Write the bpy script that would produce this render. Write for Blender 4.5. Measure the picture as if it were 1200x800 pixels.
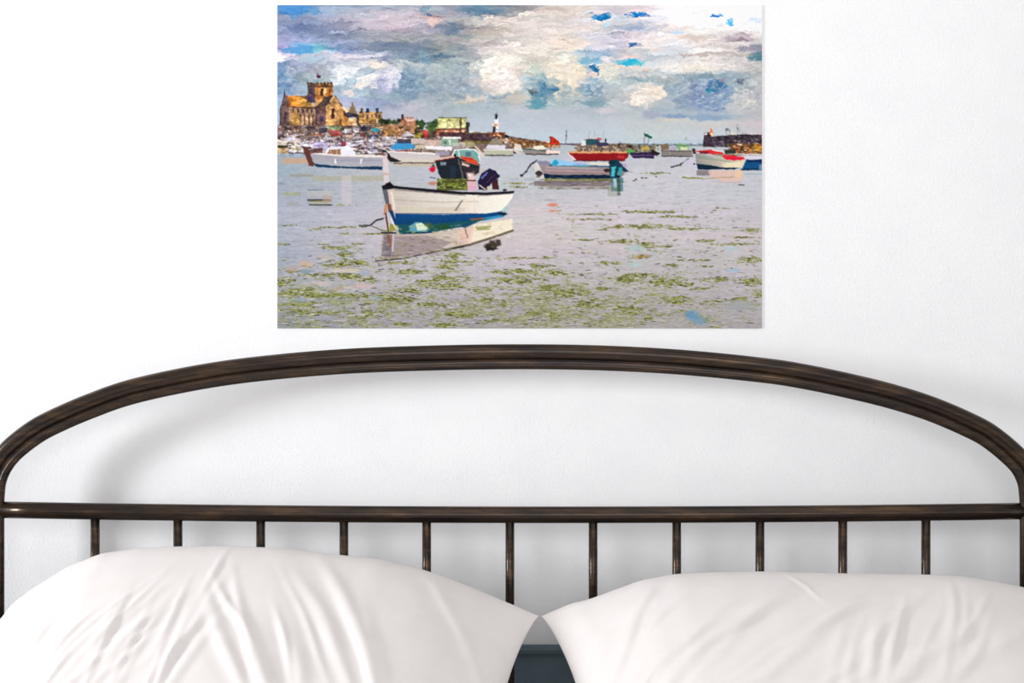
import bpy, bmesh, math, random
import numpy as np
from mathutils import Vector

# ================================================================ camera
CAMZ = 1.0            # eye height
CAMY = -2.085         # distance to the back wall
F = 1446.0            # focal length in pixels of a 1200 px wide frame
HY = -0.085           # plane of the headboard

scene = bpy.context.scene
col = scene.collection
for o in list(bpy.data.objects):
    bpy.data.objects.remove(o)

cam_data = bpy.data.cameras.new('camera')
cam = bpy.data.objects.new('camera', cam_data)
col.objects.link(cam)
cam.location = (0, CAMY, CAMZ)
cam.rotation_euler = (math.pi / 2, 0, 0)
cam_data.sensor_width = 36
cam_data.lens = 36 * F / 1200
scene.camera = cam

# ================================================================ light
scene.view_settings.view_transform = 'Standard'
scene.view_settings.look = 'None'
scene.view_settings.gamma = 1
scene.view_settings.use_curve_mapping = False
scene.view_settings.exposure = 0.62

world = bpy.data.worlds.new('world'); scene.world = world
world.use_nodes = True
wn = world.node_tree
bg = wn.nodes['Background']
tc = wn.nodes.new('ShaderNodeTexCoord'); sep = wn.nodes.new('ShaderNodeSeparateXYZ')
ramp = wn.nodes.new('ShaderNodeValToRGB'); mp = wn.nodes.new('ShaderNodeMapRange')
wn.links.new(tc.outputs['Generated'], sep.inputs[0])
wn.links.new(sep.outputs['Z'], mp.inputs['Value'])
mp.inputs['From Min'].default_value = -1; mp.inputs['From Max'].default_value = 1
wn.links.new(mp.outputs[0], ramp.inputs[0])
e = ramp.color_ramp.elements                     # dark floor, bright walls around, dimmer ceiling
e[0].position = .26; e[0].color = (.16, .16, .165, 1)
e[1].position = .37; e[1].color = (1.0, .99, 1.0, 1)
q = e.new(.54); q.color = (1.0, .99, 1.0, 1)
q = e.new(.70); q.color = (.56, .555, .565, 1)
wn.links.new(ramp.outputs[0], bg.inputs['Color'])
bg.inputs['Strength'].default_value = 0.64

def area(name, loc, target, sx, sy, power, color):
    l = bpy.data.lights.new(name, 'AREA'); l.shape = 'RECTANGLE'
    l.size = sx; l.size_y = sy; l.energy = power; l.color = color
    o = bpy.data.objects.new(name, l); col.objects.link(o)
    o.location = loc
    o.rotation_euler = (Vector(target) - Vector(loc)).to_track_quat('-Z', 'Y').to_euler()
    return o

# daylight through the window on the left side of the room
area('window_daylight', (-3.9, -1.70, 1.30), (0.3, -0.1, 0.95), .48, 1.0, 86, (.95, .975, 1.0))
# added soft fill from above, stands in for ceiling bounce on the wall
area('overhead_fill', (0.1, -1.15, 2.5), (0.1, -0.1, 1.2), 2.4, 1.0, 4, (1.0, .97, .96))
# added frontal fill behind the camera, lifts the middle of the wall
area('front_fill', (0.25, -3.3, 1.75), (0.1, 0, 1.0), 2.2, 1.2, 17, (1.0, .985, .975))

# ================================================================ helpers
def px(x, y, depth):
    """point seen at pixel (x, y) at a distance in front of the camera"""
    return Vector(((x - 600) * depth / F, CAMY + depth, CAMZ - (y - 400) * depth / F))

def obj(name, bm, mat, parent=None, smooth=True):
    me = bpy.data.meshes.new(name)
    bmesh.ops.recalc_face_normals(bm, faces=bm.faces)
    bm.to_mesh(me); bm.free()
    if smooth:
        for p in me.polygons: p.use_smooth = True
    o = bpy.data.objects.new(name, me); col.objects.link(o)
    me.materials.append(mat)
    if parent: o.parent = parent; o.location = (0, 0, 0) if parent.location.length == 0 else -parent.location
    return o

def box(bm, x0, x1, y0, y1, z0, z1):
    v = [bm.verts.new((x, y, z)) for x in (x0, x1) for y in (y0, y1) for z in (z0, z1)]
    for f in ((0, 1, 3, 2), (4, 6, 7, 5), (0, 4, 5, 1), (2, 3, 7, 6), (0, 2, 6, 4), (1, 5, 7, 3)):
        bm.faces.new([v[i] for i in f])

def sweep(bm, path, prof, up=Vector((0, 1, 0)), cap=True):
    """sweep a closed profile [(n, d)] along a path; d runs along up (the depth), n is the outward normal in the plane"""
    rings = []
    n = len(path)
    for i, p in enumerate(path):
        t = (path[min(i + 1, n - 1)] - path[max(i - 1, 0)]).normalized()
        nn = up.cross(t).normalized(); uu = t.cross(nn).normalized()
        rings.append([bm.verts.new(p + nn * a + uu * b) for a, b in prof])
    m = len(prof)
    for i in range(n - 1):
        for j in range(m):
            bm.faces.new((rings[i][j], rings[i][(j + 1) % m], rings[i + 1][(j + 1) % m], rings[i + 1][j]))
    if cap:
        bm.faces.new(rings[0]); bm.faces.new(rings[-1])

def circ(r, n=24):
    return [(r * math.cos(2 * math.pi * k / n), r * math.sin(2 * math.pi * k / n)) for k in range(n)]

def tag(o, label=None, cat=None, group=None, kind=None):
    if label: o['label'] = label
    if cat: o['category'] = cat
    if group: o['group'] = group
    if kind: o['kind'] = kind

def empty(name, loc):
    o = bpy.data.objects.new(name, None); col.objects.link(o); o.location = loc
    o.empty_display_size = .1
    return o

# ================================================================ materials
def new_mat(name):
    m = bpy.data.materials.new(name); m.use_nodes = True
    nt = m.node_tree
    return m, nt, nt.nodes['Principled BSDF']

def noise_node(nt, scale, detail=4, rough=.6, coord='Object'):
    t = nt.nodes.new('ShaderNodeTexCoord'); n = nt.nodes.new('ShaderNodeTexNoise')
    n.inputs['Scale'].default_value = scale; n.inputs['Detail'].default_value = detail
    n.inputs['Roughness'].default_value = rough
    nt.links.new(t.outputs[coord], n.inputs['Vector'])
    return n

def ramp_node(nt, src, stops):
    r = nt.nodes.new('ShaderNodeValToRGB')
    e = r.color_ramp.elements
    while len(e) < len(stops): e.new(.5)
    for k, (p, c) in enumerate(stops):
        e[k].position = p; e[k].color = (*c, 1)
    nt.links.new(src, r.inputs[0]); return r

def bump(nt, bsdf, src, strength, dist):
    b = nt.nodes.new('ShaderNodeBump'); b.inputs['Strength'].default_value = strength
    b.inputs['Distance'].default_value = dist
    nt.links.new(src, b.inputs['Height']); nt.links.new(b.outputs[0], bsdf.inputs['Normal'])

def mat_noise(name, c1, c2, scale, rough, bs=.2, bd=.002, bscale=None, metal=0, spec=.5):
    m, nt, b = new_mat(name)
    n = noise_node(nt, scale)
    r = ramp_node(nt, n.outputs['Fac'], [(.3, c1), (.7, c2)])
    nt.links.new(r.outputs[0], b.inputs['Base Color'])
    b.inputs['Roughness'].default_value = rough; b.inputs['Metallic'].default_value = metal
    b.inputs['Specular IOR Level'].default_value = spec
    n2 = noise_node(nt, bscale or scale * 4, 5)
    bump(nt, b, n2.outputs['Fac'], bs, bd)
    return m

M_wall = mat_noise('white_plaster', (.80, .80, .81), (.84, .84, .845), 9, .9, .5, .002, 240, spec=.1)
M_slate = mat_noise('dark_slate', (.085, .125, .150), (.105, .145, .170), 14, .7, .3, .001, 200, spec=.3)
M_floor = mat_noise('grey_floor', (.10, .09, .085), (.15, .135, .12), 3, .5)
M_side = mat_noise('white_side_plaster', (.78, .78, .78), (.82, .82, .82), 6, .9, spec=.1)
M_cotton = mat_noise('white_cotton', (.70, .66, .645), (.73, .695, .68), 30, .92, .10, .0006, 900, spec=.08)
M_sheet = mat_noise('white_sheet', (.74, .72, .71), (.78, .76, .75), 20, .95, .15, .001, 400, spec=.08)
M_paper = mat_noise('white_paper_edge', (.82, .82, .82), (.85, .85, .85), 50, .7, spec=.1)

# bronze-black lacquered steel with fine long streaks
M_metal, nt, b = new_mat('dark_bronze_steel')
n = noise_node(nt, 9, 6, .7)
mpn = nt.nodes.new('ShaderNodeMapping'); mpn.inputs['Scale'].default_value = (1, 8, 8)
nt.links.new(n.inputs['Vector'].links[0].from_socket, mpn.inputs['Vector']); nt.links.new(mpn.outputs[0], n.inputs['Vector'])
r = ramp_node(nt, n.outputs['Fac'], [(.32, (.009, .008, .008)), (.52, (.036, .023, .015)), (.8, (.115, .066, .034))])
nt.links.new(r.outputs[0], b.inputs['Base Color'])
b.inputs['Metallic'].default_value = .6; b.inputs['Roughness'].default_value = .25
n2 = noise_node(nt, 320, 3); bump(nt, b, n2.outputs['Fac'], .15, .0006)

M_print, nt, b = new_mat('printed_ink')
a = nt.nodes.new('ShaderNodeAttribute'); a.attribute_name = 'ink'
nt.links.new(a.outputs['Color'], b.inputs['Base Color'])
b.inputs['Roughness'].default_value = .8; b.inputs['Specular IOR Level'].default_value = .05

# ================================================================ the room
def struct(name, x0, x1, y0, y1, z0, z1, mat):
    bm = bmesh.new(); box(bm, x0, x1, y0, y1, z0, z1)
    o = obj(name, bm, mat, smooth=False); tag(o, kind='structure'); return o
struct('wall_back', -3.2, 3.2, 0, .12, 0, 2.9, M_wall)
struct('floor', -3.2, 3.2, -3.6, .12, -.08, 0, M_floor)
STRIP_TOP = CAMZ - (756 - 400) * 2.078 / F
bm = bmesh.new()                                # dark slate strip low on the wall behind the bed, with a small rounded top
prof = [(0, 0), (-.010, 0), (-.010, STRIP_TOP - .012), (-.016, STRIP_TOP - .012), (-.017, STRIP_TOP - .006), (-.014, STRIP_TOP), (0, STRIP_TOP)]
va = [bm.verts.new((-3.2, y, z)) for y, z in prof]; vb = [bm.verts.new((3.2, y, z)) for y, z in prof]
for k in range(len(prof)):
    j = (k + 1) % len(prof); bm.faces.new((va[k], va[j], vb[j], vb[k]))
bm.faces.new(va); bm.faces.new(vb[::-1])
tag(obj('trim_1', bm, M_slate, smooth=False), kind='structure')

# ================================================================ the bed
S = 2.0 / F                                     # metres per pixel in the headboard plane
def hb(x, y): return Vector(((x - 600) * S, HY, CAMZ - (y - 400) * S))

bed = empty('metal_bed', (0, HY, 0))
tag(bed, 'dark bronze metal bed headboard with a low arched top rail and upright bars', 'bed')
def bpart(name, bm, mat=M_metal, smooth=True):
    return obj(name, bm, mat, bed, smooth)

# arch: centre line measured along the curve, thick upper tube with a slimmer bead below it
outer = [(32,494),(57,480),(100,461.5),(150,444.5),(225,428.5),(300,417.5),(400,409),(500,405),(600,403.3),(700,404.5),(800,409.5),(900,419.5),(950,427),(1000,437.5),(1050,450),(1100,466.5),(1150,489.5),(1174,504.5)]
inner = [(50,519),(75,506),(111,490.5),(159,473.5),(231,457.5),(304,447),(402,438.3),(501,434.3),(600,432.8),(699,434),(798,439.5),(895,449),(943,457),(992,467.3),(1040,479),(1088,494),(1135,513.5),(1157,527)]
mid = [hb((a[0] + c[0]) / 2, (a[1] + c[1]) / 2) for a, c in zip(outer, inner)]
left = [hb(-9, 700), hb(-9, 640), hb(-9, 600), hb(-8.5, 580), hb(-6, 561), hb(2, 543), hb(16, 526)]
right = [hb(1188, 535), hb(1199, 548), hb(1206, 564), hb(1208.5, 583), hb(1209, 600), hb(1209, 640), hb(1209, 700)]
ctrl = left + mid + right
def catmull(P, k=8):
    out = []
    for i in range(len(P) - 1):
        p0 = P[max(i - 1, 0)]; p1 = P[i]; p2 = P[i + 1]; p3 = P[min(i + 2, len(P) - 1)]
        for j in range(k):
            t = j / k
            out.append(.5 * ((2 * p1) + (p2 - p0) * t + (2 * p0 - 5 * p1 + 4 * p2 - p3) * t * t + (3 * p1 - p0 - 3 * p2 + p3) * t ** 3))
    out.append(P[-1]); return out
path = catmull(ctrl, 8)
zb = path[0].z
path = [Vector((path[0].x, HY, z)) for z in (0.0, .15, .3)] + path + [Vector((path[-1].x, HY, z)) for z in (.3, .15, 0.0)]
def circle_prof(cx, cy, r, n=28):
    return [(cx + r * math.cos(2 * math.pi * k / n), cy + r * math.sin(2 * math.pi * k / n)) for k in range(n)]
def union_prof(circs, n=56):
    out = []
    for k in range(n):
        a = 2 * math.pi * k / n; dx, dy = math.cos(a), math.sin(a); best = 0
        for cx, cy, r in circs:
            bq = dx * cx + dy * cy; cq = cx * cx + cy * cy - r * r; disc = bq * bq - cq
            if disc >= 0: best = max(best, bq + math.sqrt(disc))
        out.append((dx * best, dy * best))
    return out
SIGN = -1
prof = union_prof([(SIGN * 5.5 * S, 0, 9.4 * S), (-SIGN * 9.5 * S, -2.0 * S, 5.2 * S), (-SIGN * 4.3 * S, 0, 2.6 * S)], 72)
bm = bmesh.new(); sweep(bm, path, prof); bpart('arched_frame', bm)

# cross rail, very slightly bowed, between the posts
bm = bmesh.new()
rp = [hb(-6 + 1212 * t, 597 + 5.2 * (1 - (2 * t - 1) ** 2) + 1.6 * t) for t in [k / 24 for k in range(25)]]
rprof = union_prof([(3.2 * S, 0, 6.6 * S), (-3.2 * S, 0, 6.6 * S), (0, -1.5 * S, 7.2 * S)], 40)
sweep(bm, rp, rprof); bpart('cross_rail', bm)
bm = bmesh.new(); sweep(bm, [Vector((hb(-6, 0).x, HY, .33)), Vector((hb(1206, 0).x, HY, .33))], circ(9 * S)); bpart('lower_rail', bm)
bars = [111.5, 208.5, 305.5, 403, 500, 597.5, 695, 793, 890.5, 987.5, 1085]
for x in bars:
    bm = bmesh.new(); p = hb(x, 603)
    sweep(bm, [Vector((p.x, HY, z)) for z in (.333, .45, .6, p.z)], circ(5.2 * S, 20), up=Vector((0, 1, 0)))
    bpart('bar', bm)
# side rails, foot posts and the slatted base that carry the mattress
XL, XR = hb(-9, 0).x, hb(1209, 0).x
for x in (XL, XR):
    bm = bmesh.new(); box(bm, x - .013, x + .013, -2.0, HY - .015, .10, .16); bpart('side_rail', bm, smooth=False)
bm = bmesh.new()
for k in range(14):
    y = -.16 - k * .14; box(bm, XL + .013, XR - .013, y - .07, y, .115, .135)
bpart('slatted_base', bm, M_floor, False)
for x in (XL, XR):
    bm = bmesh.new(); sweep(bm, [Vector((x, -2.0, 0)), Vector((x, -2.0, .17))], circ(.018)); bpart('leg', bm)

# mattress under the pillows
MT = .26
bm = bmesh.new(); box(bm, XL + .02, XR - .02, -1.98, HY - .03, .136, MT)
bmesh.ops.bevel(bm, geom=bm.edges[:], offset=.03, segments=5, affect='EDGES', profile=.5)
mt = obj('mattress', bm, M_sheet); mt.data.update()
tag(mt, 'white sheeted mattress beneath the two pillows', 'mattress')

# ================================================================ pillows
def interp(tab, x):
    return float(np.interp(x, [t[0] for t in tab], [t[1] for t in tab]))

def pillow(name, xl_px, xr_px, zl_px, zr_px, outline, seed, th, folds, side_in):
    """A soft pillow leaning against the bars.  Seam sheet from the two upper corners down to the
    mattress; the filling swells out of it on both sides."""
    NU, NV = 300, 200
    D0 = 1.905                                   # camera distance of the upper seam
    tl = px(xl_px, zl_px, D0); tr = px(xr_px, zr_px, D0)
    tilt = math.radians(38); L = .47
    dn = np.array([0, -math.cos(tilt), -math.sin(tilt)]); nrm = np.array([0, -math.sin(tilt), math.cos(tilt)])
    u = np.linspace(-1, 1, NU); v = np.linspace(0, 1, NV)
    u = np.sign(u) * (1 - (1 - np.abs(u)) ** 1.35)       # denser near the seams
    v = .5 - .5 * np.cos(np.pi * v)
    U, V = np.meshgrid(u, v, indexing='ij')
    cx = (tl.x + tr.x) / 2; hw = (tr.x - tl.x) / 2
    ctop = tl.z + (tr.z - tl.z) * (U + 1) / 2
    pinch = np.sin(np.pi * V) ** .8
    ins_l, ins_r = side_in
    X = cx + hw * U
    X = X + np.where(U < 0, ins_l * pinch * (-U) ** 3, -ins_r * pinch * U ** 3)
    edge = 1 - np.abs(U) ** 2.6
    # upper and lower seams belly outwards between the corners
    off = -.035 * edge * (1 - V) ** 2 + .02 * edge * V ** 2
    s = V * L + off
    prof = (np.clip(1 - (2 * V - 1) ** 2, 0, 1)) ** .52 * (np.clip(1 - U ** 4, 0, 1)) ** .62
    prof = prof * (.80 + .20 * (1 - U ** 2))
    base = np.stack([X, np.full_like(X, CAMY + D0) + dn[1] * s, ctop + dn[2] * s], -1)
    rs = np.random.RandomState(seed)
    W = np.zeros_like(X)
    # folds: (x, y position on the sheet in u,v ; length ; direction ; width ; height)
    for (fu, fv, ln, ang, wd, ht) in folds:
        du = (U - fu) * hw; dv = (V - fv) * L
        ca, sa = math.cos(ang), math.sin(ang)
        al = du * ca + dv * sa; ac = -du * sa + dv * ca
        ac = ac + .06 * al * al / max(ln, .02) * rs.uniform(-1, 1) + .0012 * np.sin(al * 45 + fu * 9)
        W += 1.35 * ht * np.exp(-(al / ln) ** 2) * (np.exp(-(ac / wd) ** 2) - .3 * np.exp(-((ac - wd * 1.7) / (wd * 1.2)) ** 2))
    W = np.where(W > 0, .009 * np.tanh(W / .009), .0016 * np.tanh(W / .0016))   # cloth pulls up into pleats, it cannot dent
    lump = np.zeros_like(X)
    for k in range(16):
        a = rs.uniform(0, math.pi); fq = rs.uniform(5, 15); ph = rs.uniform(0, 6.28)
        lump += np.sin((X * math.cos(a) + s * math.sin(a)) * fq * 2 + ph) / fq
    lump *= .006
    top = base + nrm * ((th * prof + (W + lump * .8) * np.clip(prof * 1.4, 0, 1) ** 1.2)[..., None])
    bot = base - nrm * ((th * .62 * prof + lump * .5 * prof)[..., None])
    # match the skyline of the pillow: move each column bodily up or down (fading to the lower seam)
    for _ in range(3):
        depth = top[..., 1] - CAMY
        py = 400 - (top[..., 2] - CAMZ) * F / depth
        j = py.argmin(axis=1)
        ii = np.arange(NU)
        pxx = 600 + top[ii, j, 0] * F / depth[ii, j]
        want = np.interp(pxx, [o[0] for o in outline], [o[1] for o in outline])
        dz = -(want - py[ii, j]) * depth[ii, j] / F
        k = np.ones(9) / 9; dz = np.convolve(np.pad(dz, 4, mode='edge'), k, 'valid')
        fade = (1 - V) ** .8
        top[..., 2] += dz[:, None] * fade; bot[..., 2] += dz[:, None] * fade * np.clip(.35 + .65 * 1, 0, 1)
    bot[..., 2] = np.maximum(bot[..., 2], MT + .001)
    bot[..., 1] = np.minimum(bot[..., 1], HY - .010)
    top[..., 2] = np.maximum(top[..., 2], MT + .003)
    nt_ = NU * NV
    verts = np.concatenate([top.reshape(-1, 3), bot.reshape(-1, 3)])
    faces = []
    for i in range(NU - 1):
        for jj in range(NV - 1):
            a = i * NV + jj
            faces.append((a, a + NV, a + NV + 1, a + 1))
            faces.append((nt_ + a, nt_ + a + 1, nt_ + a + NV + 1, nt_ + a + NV))
    me = bpy.data.meshes.new(name)
    me.from_pydata(verts.tolist(), [], faces)
    bm = bmesh.new(); bm.from_mesh(me)
    bmesh.ops.remove_doubles(bm, verts=bm.verts, dist=.0004)
    bmesh.ops.recalc_face_normals(bm, faces=bm.faces)
    bm.to_mesh(me); bm.free()
    for p in me.polygons: p.use_smooth = True
    me.materials.append(M_cotton)
    o = bpy.data.objects.new(name, me); col.objects.link(o)
    return o

rs = random.Random(4)
fl = []
for k in range(44):      # many sharp pleats fanning up from the lower left
    fu = rs.uniform(-.98, -.30); fv = rs.uniform(.30, .50)
    fl.append((fu, fv, rs.uniform(.03, .08), -math.radians(rs.uniform(40, 56)), rs.uniform(.0022, .0055), rs.uniform(.0008, .0026)))
for k in range(14):      # softer ones down the middle
    fl.append((rs.uniform(-.45, -.05), rs.uniform(.30, .5), rs.uniform(.04, .07), -math.radians(rs.uniform(55, 80)), rs.uniform(.004, .008), rs.uniform(.001, .003)))
for k in range(14):
    fl.append((rs.uniform(-.05, .55), rs.uniform(.30, .5), rs.uniform(.04, .08), math.radians(rs.uniform(48, 72)), rs.uniform(.005, .011), rs.uniform(.0015, .0038)))
fl += [(-.10, .14, .045, -math.radians(80), .005, .0020), (.78, .22, .12, math.radians(50), .012, .004), (.40, .30, .10, math.radians(58), .012, .005)]
left_outline = [(-40,748),(-20,742),(0,726),(15,707),(39,689),(81,663),(120,648),(165,642),(210,640),(270,639.5),(330,642),(399,650),(444,655),(495,667),(525,677),(560,691),(600,708),(630,721)]
p1 = pillow('pillow', -34, 632, 748, 724, left_outline, 3, .088, fl, (.03, .062))
tag(p1, 'white cotton pillow with creases, the left one, leaning on the metal bars', 'pillow', 'pillows against the headboard')
fr = []
for k in range(34):
    fr.append((rs.uniform(-.85, .45), rs.uniform(.12, .48), rs.uniform(.06, .18), -math.radians(rs.uniform(26, 42)), rs.uniform(.004, .011), rs.uniform(.0008, .0026)))
for k in range(16):
    fr.append((rs.uniform(-.1, .7), rs.uniform(.2, .5), rs.uniform(.04, .09), -math.radians(rs.uniform(45, 75)), rs.uniform(.004, .009), rs.uniform(.001, .0026)))
for k in range(2):
    fr.append((rs.uniform(.5, .8), rs.uniform(.25, .5), rs.uniform(.03, .07), math.radians(rs.uniform(40, 70)), rs.uniform(.005, .009), rs.uniform(.001, .0024)))
fr += [(-.74, .20, .11, -math.radians(52), .012, .0055), (-.10, .10, .035, math.radians(58), .004, .0016)]
right_outline = [(634,722),(650,715),(669,707),(690,702),(720,691),(750,680),(789,672.5),(840,670),(900,669.3),(984,671.5),(1089,673),(1128,675),(1165,681),(1200,688),(1240,700),(1290,742)]
p2 = pillow('pillow', 634, 1295, 724, 748, right_outline, 8, .088, fr, (.062, .03))
tag(p2, 'white cotton pillow with long soft folds, the right one, leaning on the metal bars', 'pillow', 'pillows against the headboard')

# ---------------------------------------------------------------- the printed picture
# The poster is a printed photograph of a harbour.  Its ink is painted here into a
# colour array (one colour per vertex of the printed sheet).
PX0, PY0, PX1, PY1 = 325.0, 6.0, 893.0, 384.5
PS = 1.6

def rgb(*c):
    return np.array(c, dtype=float) / 255.0

class Painter:
    def __init__(self):
        self.w = int(round((PX1 - PX0) * PS)) + 1
        self.h = int(round((PY1 - PY0) * PS)) + 1
        xs = np.linspace(PX0, PX1, self.w)
        ys = np.linspace(PY0, PY1, self.h)
        self.X, self.Y = np.meshgrid(xs, ys)
        self.img = np.zeros((self.h, self.w, 3)) + .8
        self.r = np.random.RandomState(11)
        self.sn = None
        self.sn = self.noise(3.2, 2.4, 2)

    def noise(self, sx, sy, octaves=4, gain=.55):
        out = np.zeros((self.h, self.w)); amp = 1.0; tot = 0.0
        for k in range(octaves):
            gw = int((PX1 - PX0) / sx) + 3; gh = int((PY1 - PY0) / sy) + 3
            g = self.r.rand(gh, gw)
            fx = (self.X - PX0) / sx; fy = (self.Y - PY0) / sy
            ix = fx.astype(int); iy = fy.astype(int)
            tx = fx - ix; ty = fy - iy
            tx = tx * tx * (3 - 2 * tx); ty = ty * ty * (3 - 2 * ty)
            v = (g[iy, ix] * (1 - tx) + g[iy, ix + 1] * tx) * (1 - ty) + \
                (g[iy + 1, ix] * (1 - tx) + g[iy + 1, ix + 1] * tx) * ty
            out += v * amp; tot += amp; amp *= gain
            sx = max(sx * .5, .9); sy = max(sy * .5, .9)
        return out / tot - .5

    def mix(self, m, col):
        c = np.array(col, dtype=float) / 255.0
        self.img += (c - self.img) * m[..., None]

    def win(self, x0, y0, x1, y1):
        i0 = max(0, int((x0 - PX0) * PS) - 1); i1 = min(self.w, int((x1 - PX0) * PS) + 3)
        j0 = max(0, int((y0 - PY0) * PS) - 1); j1 = min(self.h, int((y1 - PY0) * PS) + 3)
        return slice(j0, max(j0, j1)), slice(i0, max(i0, i1))

    def blob(self, x, y, rx, ry, col, a=1.0, soft=.5, wx=None, wy=None, warp=0.0):
        X, Y = self.X, self.Y
        if wx is not None:
            X = X + wx * warp; Y = Y + wy * warp
        d = np.sqrt(((X - x) / rx) ** 2 + ((Y - y) / ry) ** 2)
        m = np.clip((1 + soft - d) / (2 * soft), 0, 1)
        m = m * m * (3 - 2 * m)
        self.mix(m * a, col)

    def sblob(self, x, y, rx, ry, col, a=1.0):
        s = self.win(x - rx * 1.5 - 2, y - ry * 1.5 - 2, x + rx * 1.5 + 2, y + ry * 1.5 + 2)
        d = np.sqrt(((self.X[s] - x) / rx) ** 2 + ((self.Y[s] - y) / ry) ** 2)
        if self.sn is not None: d = d + self.sn[s] * 1.1
        m = np.clip((1.3 - d) / .6, 0, 1) * a
        c = np.array(col, dtype=float) / 255.0
        self.img[s] += (c - self.img[s]) * m[..., None]

    def poly(self, pts, col, a=1.0, col2=None, axis='y'):
        xs = [p[0] for p in pts]; ys = [p[1] for p in pts]
        s = self.win(min(xs) - 1, min(ys) - 1, max(xs) + 1, max(ys) + 1)
        X = self.X[s]; Y = self.Y[s]
        acc = np.zeros(X.shape); n = len(pts); K = 3
        for a_ in range(K):
            for b_ in range(K):
                x = X + ((a_ + .5) / K - .5) / PS; y = Y + ((b_ + .5) / K - .5) / PS
                ins = np.zeros(X.shape, bool)
                for i in range(n):
                    x1, y1 = pts[i]; x2, y2 = pts[(i + 1) % n]
                    if y1 == y2: continue
                    c = ((y1 > y) != (y2 > y)) & (x < (x2 - x1) * (y - y1) / (y2 - y1) + x1)
                    ins ^= c
                acc += ins
        m = acc / (K * K) * a
        c = np.array(col, dtype=float) / 255.0
        if col2 is not None:
            if axis == 'y': t = (Y - min(ys)) / max(1e-6, max(ys) - min(ys))
            else: t = (X - min(xs)) / max(1e-6, max(xs) - min(xs))
            t = np.clip(t, 0, 1)[..., None]
            c = c * (1 - t) + np.array(col2, dtype=float) / 255.0 * t
        self.img[s] += (c - self.img[s]) * m[..., None]

    def box(self, x0, y0, x1, y1, col, a=1.0, col2=None, axis='y'):
        self.poly([(x0, y0), (x1, y0), (x1, y1), (x0, y1)], col, a, col2, axis)

    def line(self, pts, w, col, a=1.0):
        for (x1, y1), (x2, y2) in zip(pts[:-1], pts[1:]):
            s = self.win(min(x1, x2) - w - 1, min(y1, y2) - w - 1, max(x1, x2) + w + 1, max(y1, y2) + w + 1)
            X = self.X[s]; Y = self.Y[s]
            dx, dy = x2 - x1, y2 - y1; L = max(1e-6, dx * dx + dy * dy)
            t = np.clip(((X - x1) * dx + (Y - y1) * dy) / L, 0, 1)
            d = np.hypot(X - x1 - t * dx, Y - y1 - t * dy)
            m = np.clip(w / 2 + .35 - d, 0, .7) / .7 * a
            c = np.array(col, dtype=float) / 255.0
            self.img[s] += (c - self.img[s]) * m[..., None]

    def warp(self, dx, dy):
        """resample the picture through a displacement given in pixels of the photograph"""
        fx = np.clip((self.X - PX0 + dx) * (self.w - 1) / (PX1 - PX0), 0, self.w - 1.001)
        fy = np.clip((self.Y - PY0 + dy) * (self.h - 1) / (PY1 - PY0), 0, self.h - 1.001)
        ix = fx.astype(int); iy = fy.astype(int); tx = (fx - ix)[..., None]; ty = (fy - iy)[..., None]
        I = self.img
        self.img = (I[iy, ix] * (1 - tx) + I[iy, ix + 1] * tx) * (1 - ty) + (I[iy + 1, ix] * (1 - tx) + I[iy + 1, ix + 1] * tx) * ty

    def blur(self, r):
        b = self.img
        for ax in (0, 1):
            pad = [(0, 0)] * 3; pad[ax] = (r + 1, r)
            c = np.cumsum(np.pad(b, pad, mode='edge'), axis=ax)
            n = 2 * r + 1
            b = (np.take(c, range(n, c.shape[ax]), axis=ax) - np.take(c, range(0, c.shape[ax] - n), axis=ax)) / n
        return b

    def rows(self, rows):
        """rows of (y, [(x, r, g, b), ...]) interpolated into a smooth field"""
        lines = []
        xs = np.linspace(PX0, PX1, self.w)
        for y, cs in rows:
            cx = [c[0] for c in cs]
            lines.append((y, np.stack([np.interp(xs, cx, [c[k] for c in cs]) for k in (1, 2, 3)], -1)))
        yy = [l[0] for l in lines]; arr = np.stack([l[1] for l in lines])
        return yy, arr

    def lookup(self, yy, arr, X, Y):
        fy = np.interp(Y, yy, np.arange(len(yy)))
        iy = np.clip(fy.astype(int), 0, len(yy) - 2); t = (fy - iy)
        t = t * t * (3 - 2 * t)
        ix = np.clip(((X - PX0) * PS).astype(int), 0, self.w - 1)
        return arr[iy, ix] * (1 - t[..., None]) + arr[iy + 1, ix] * t[..., None]


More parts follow.
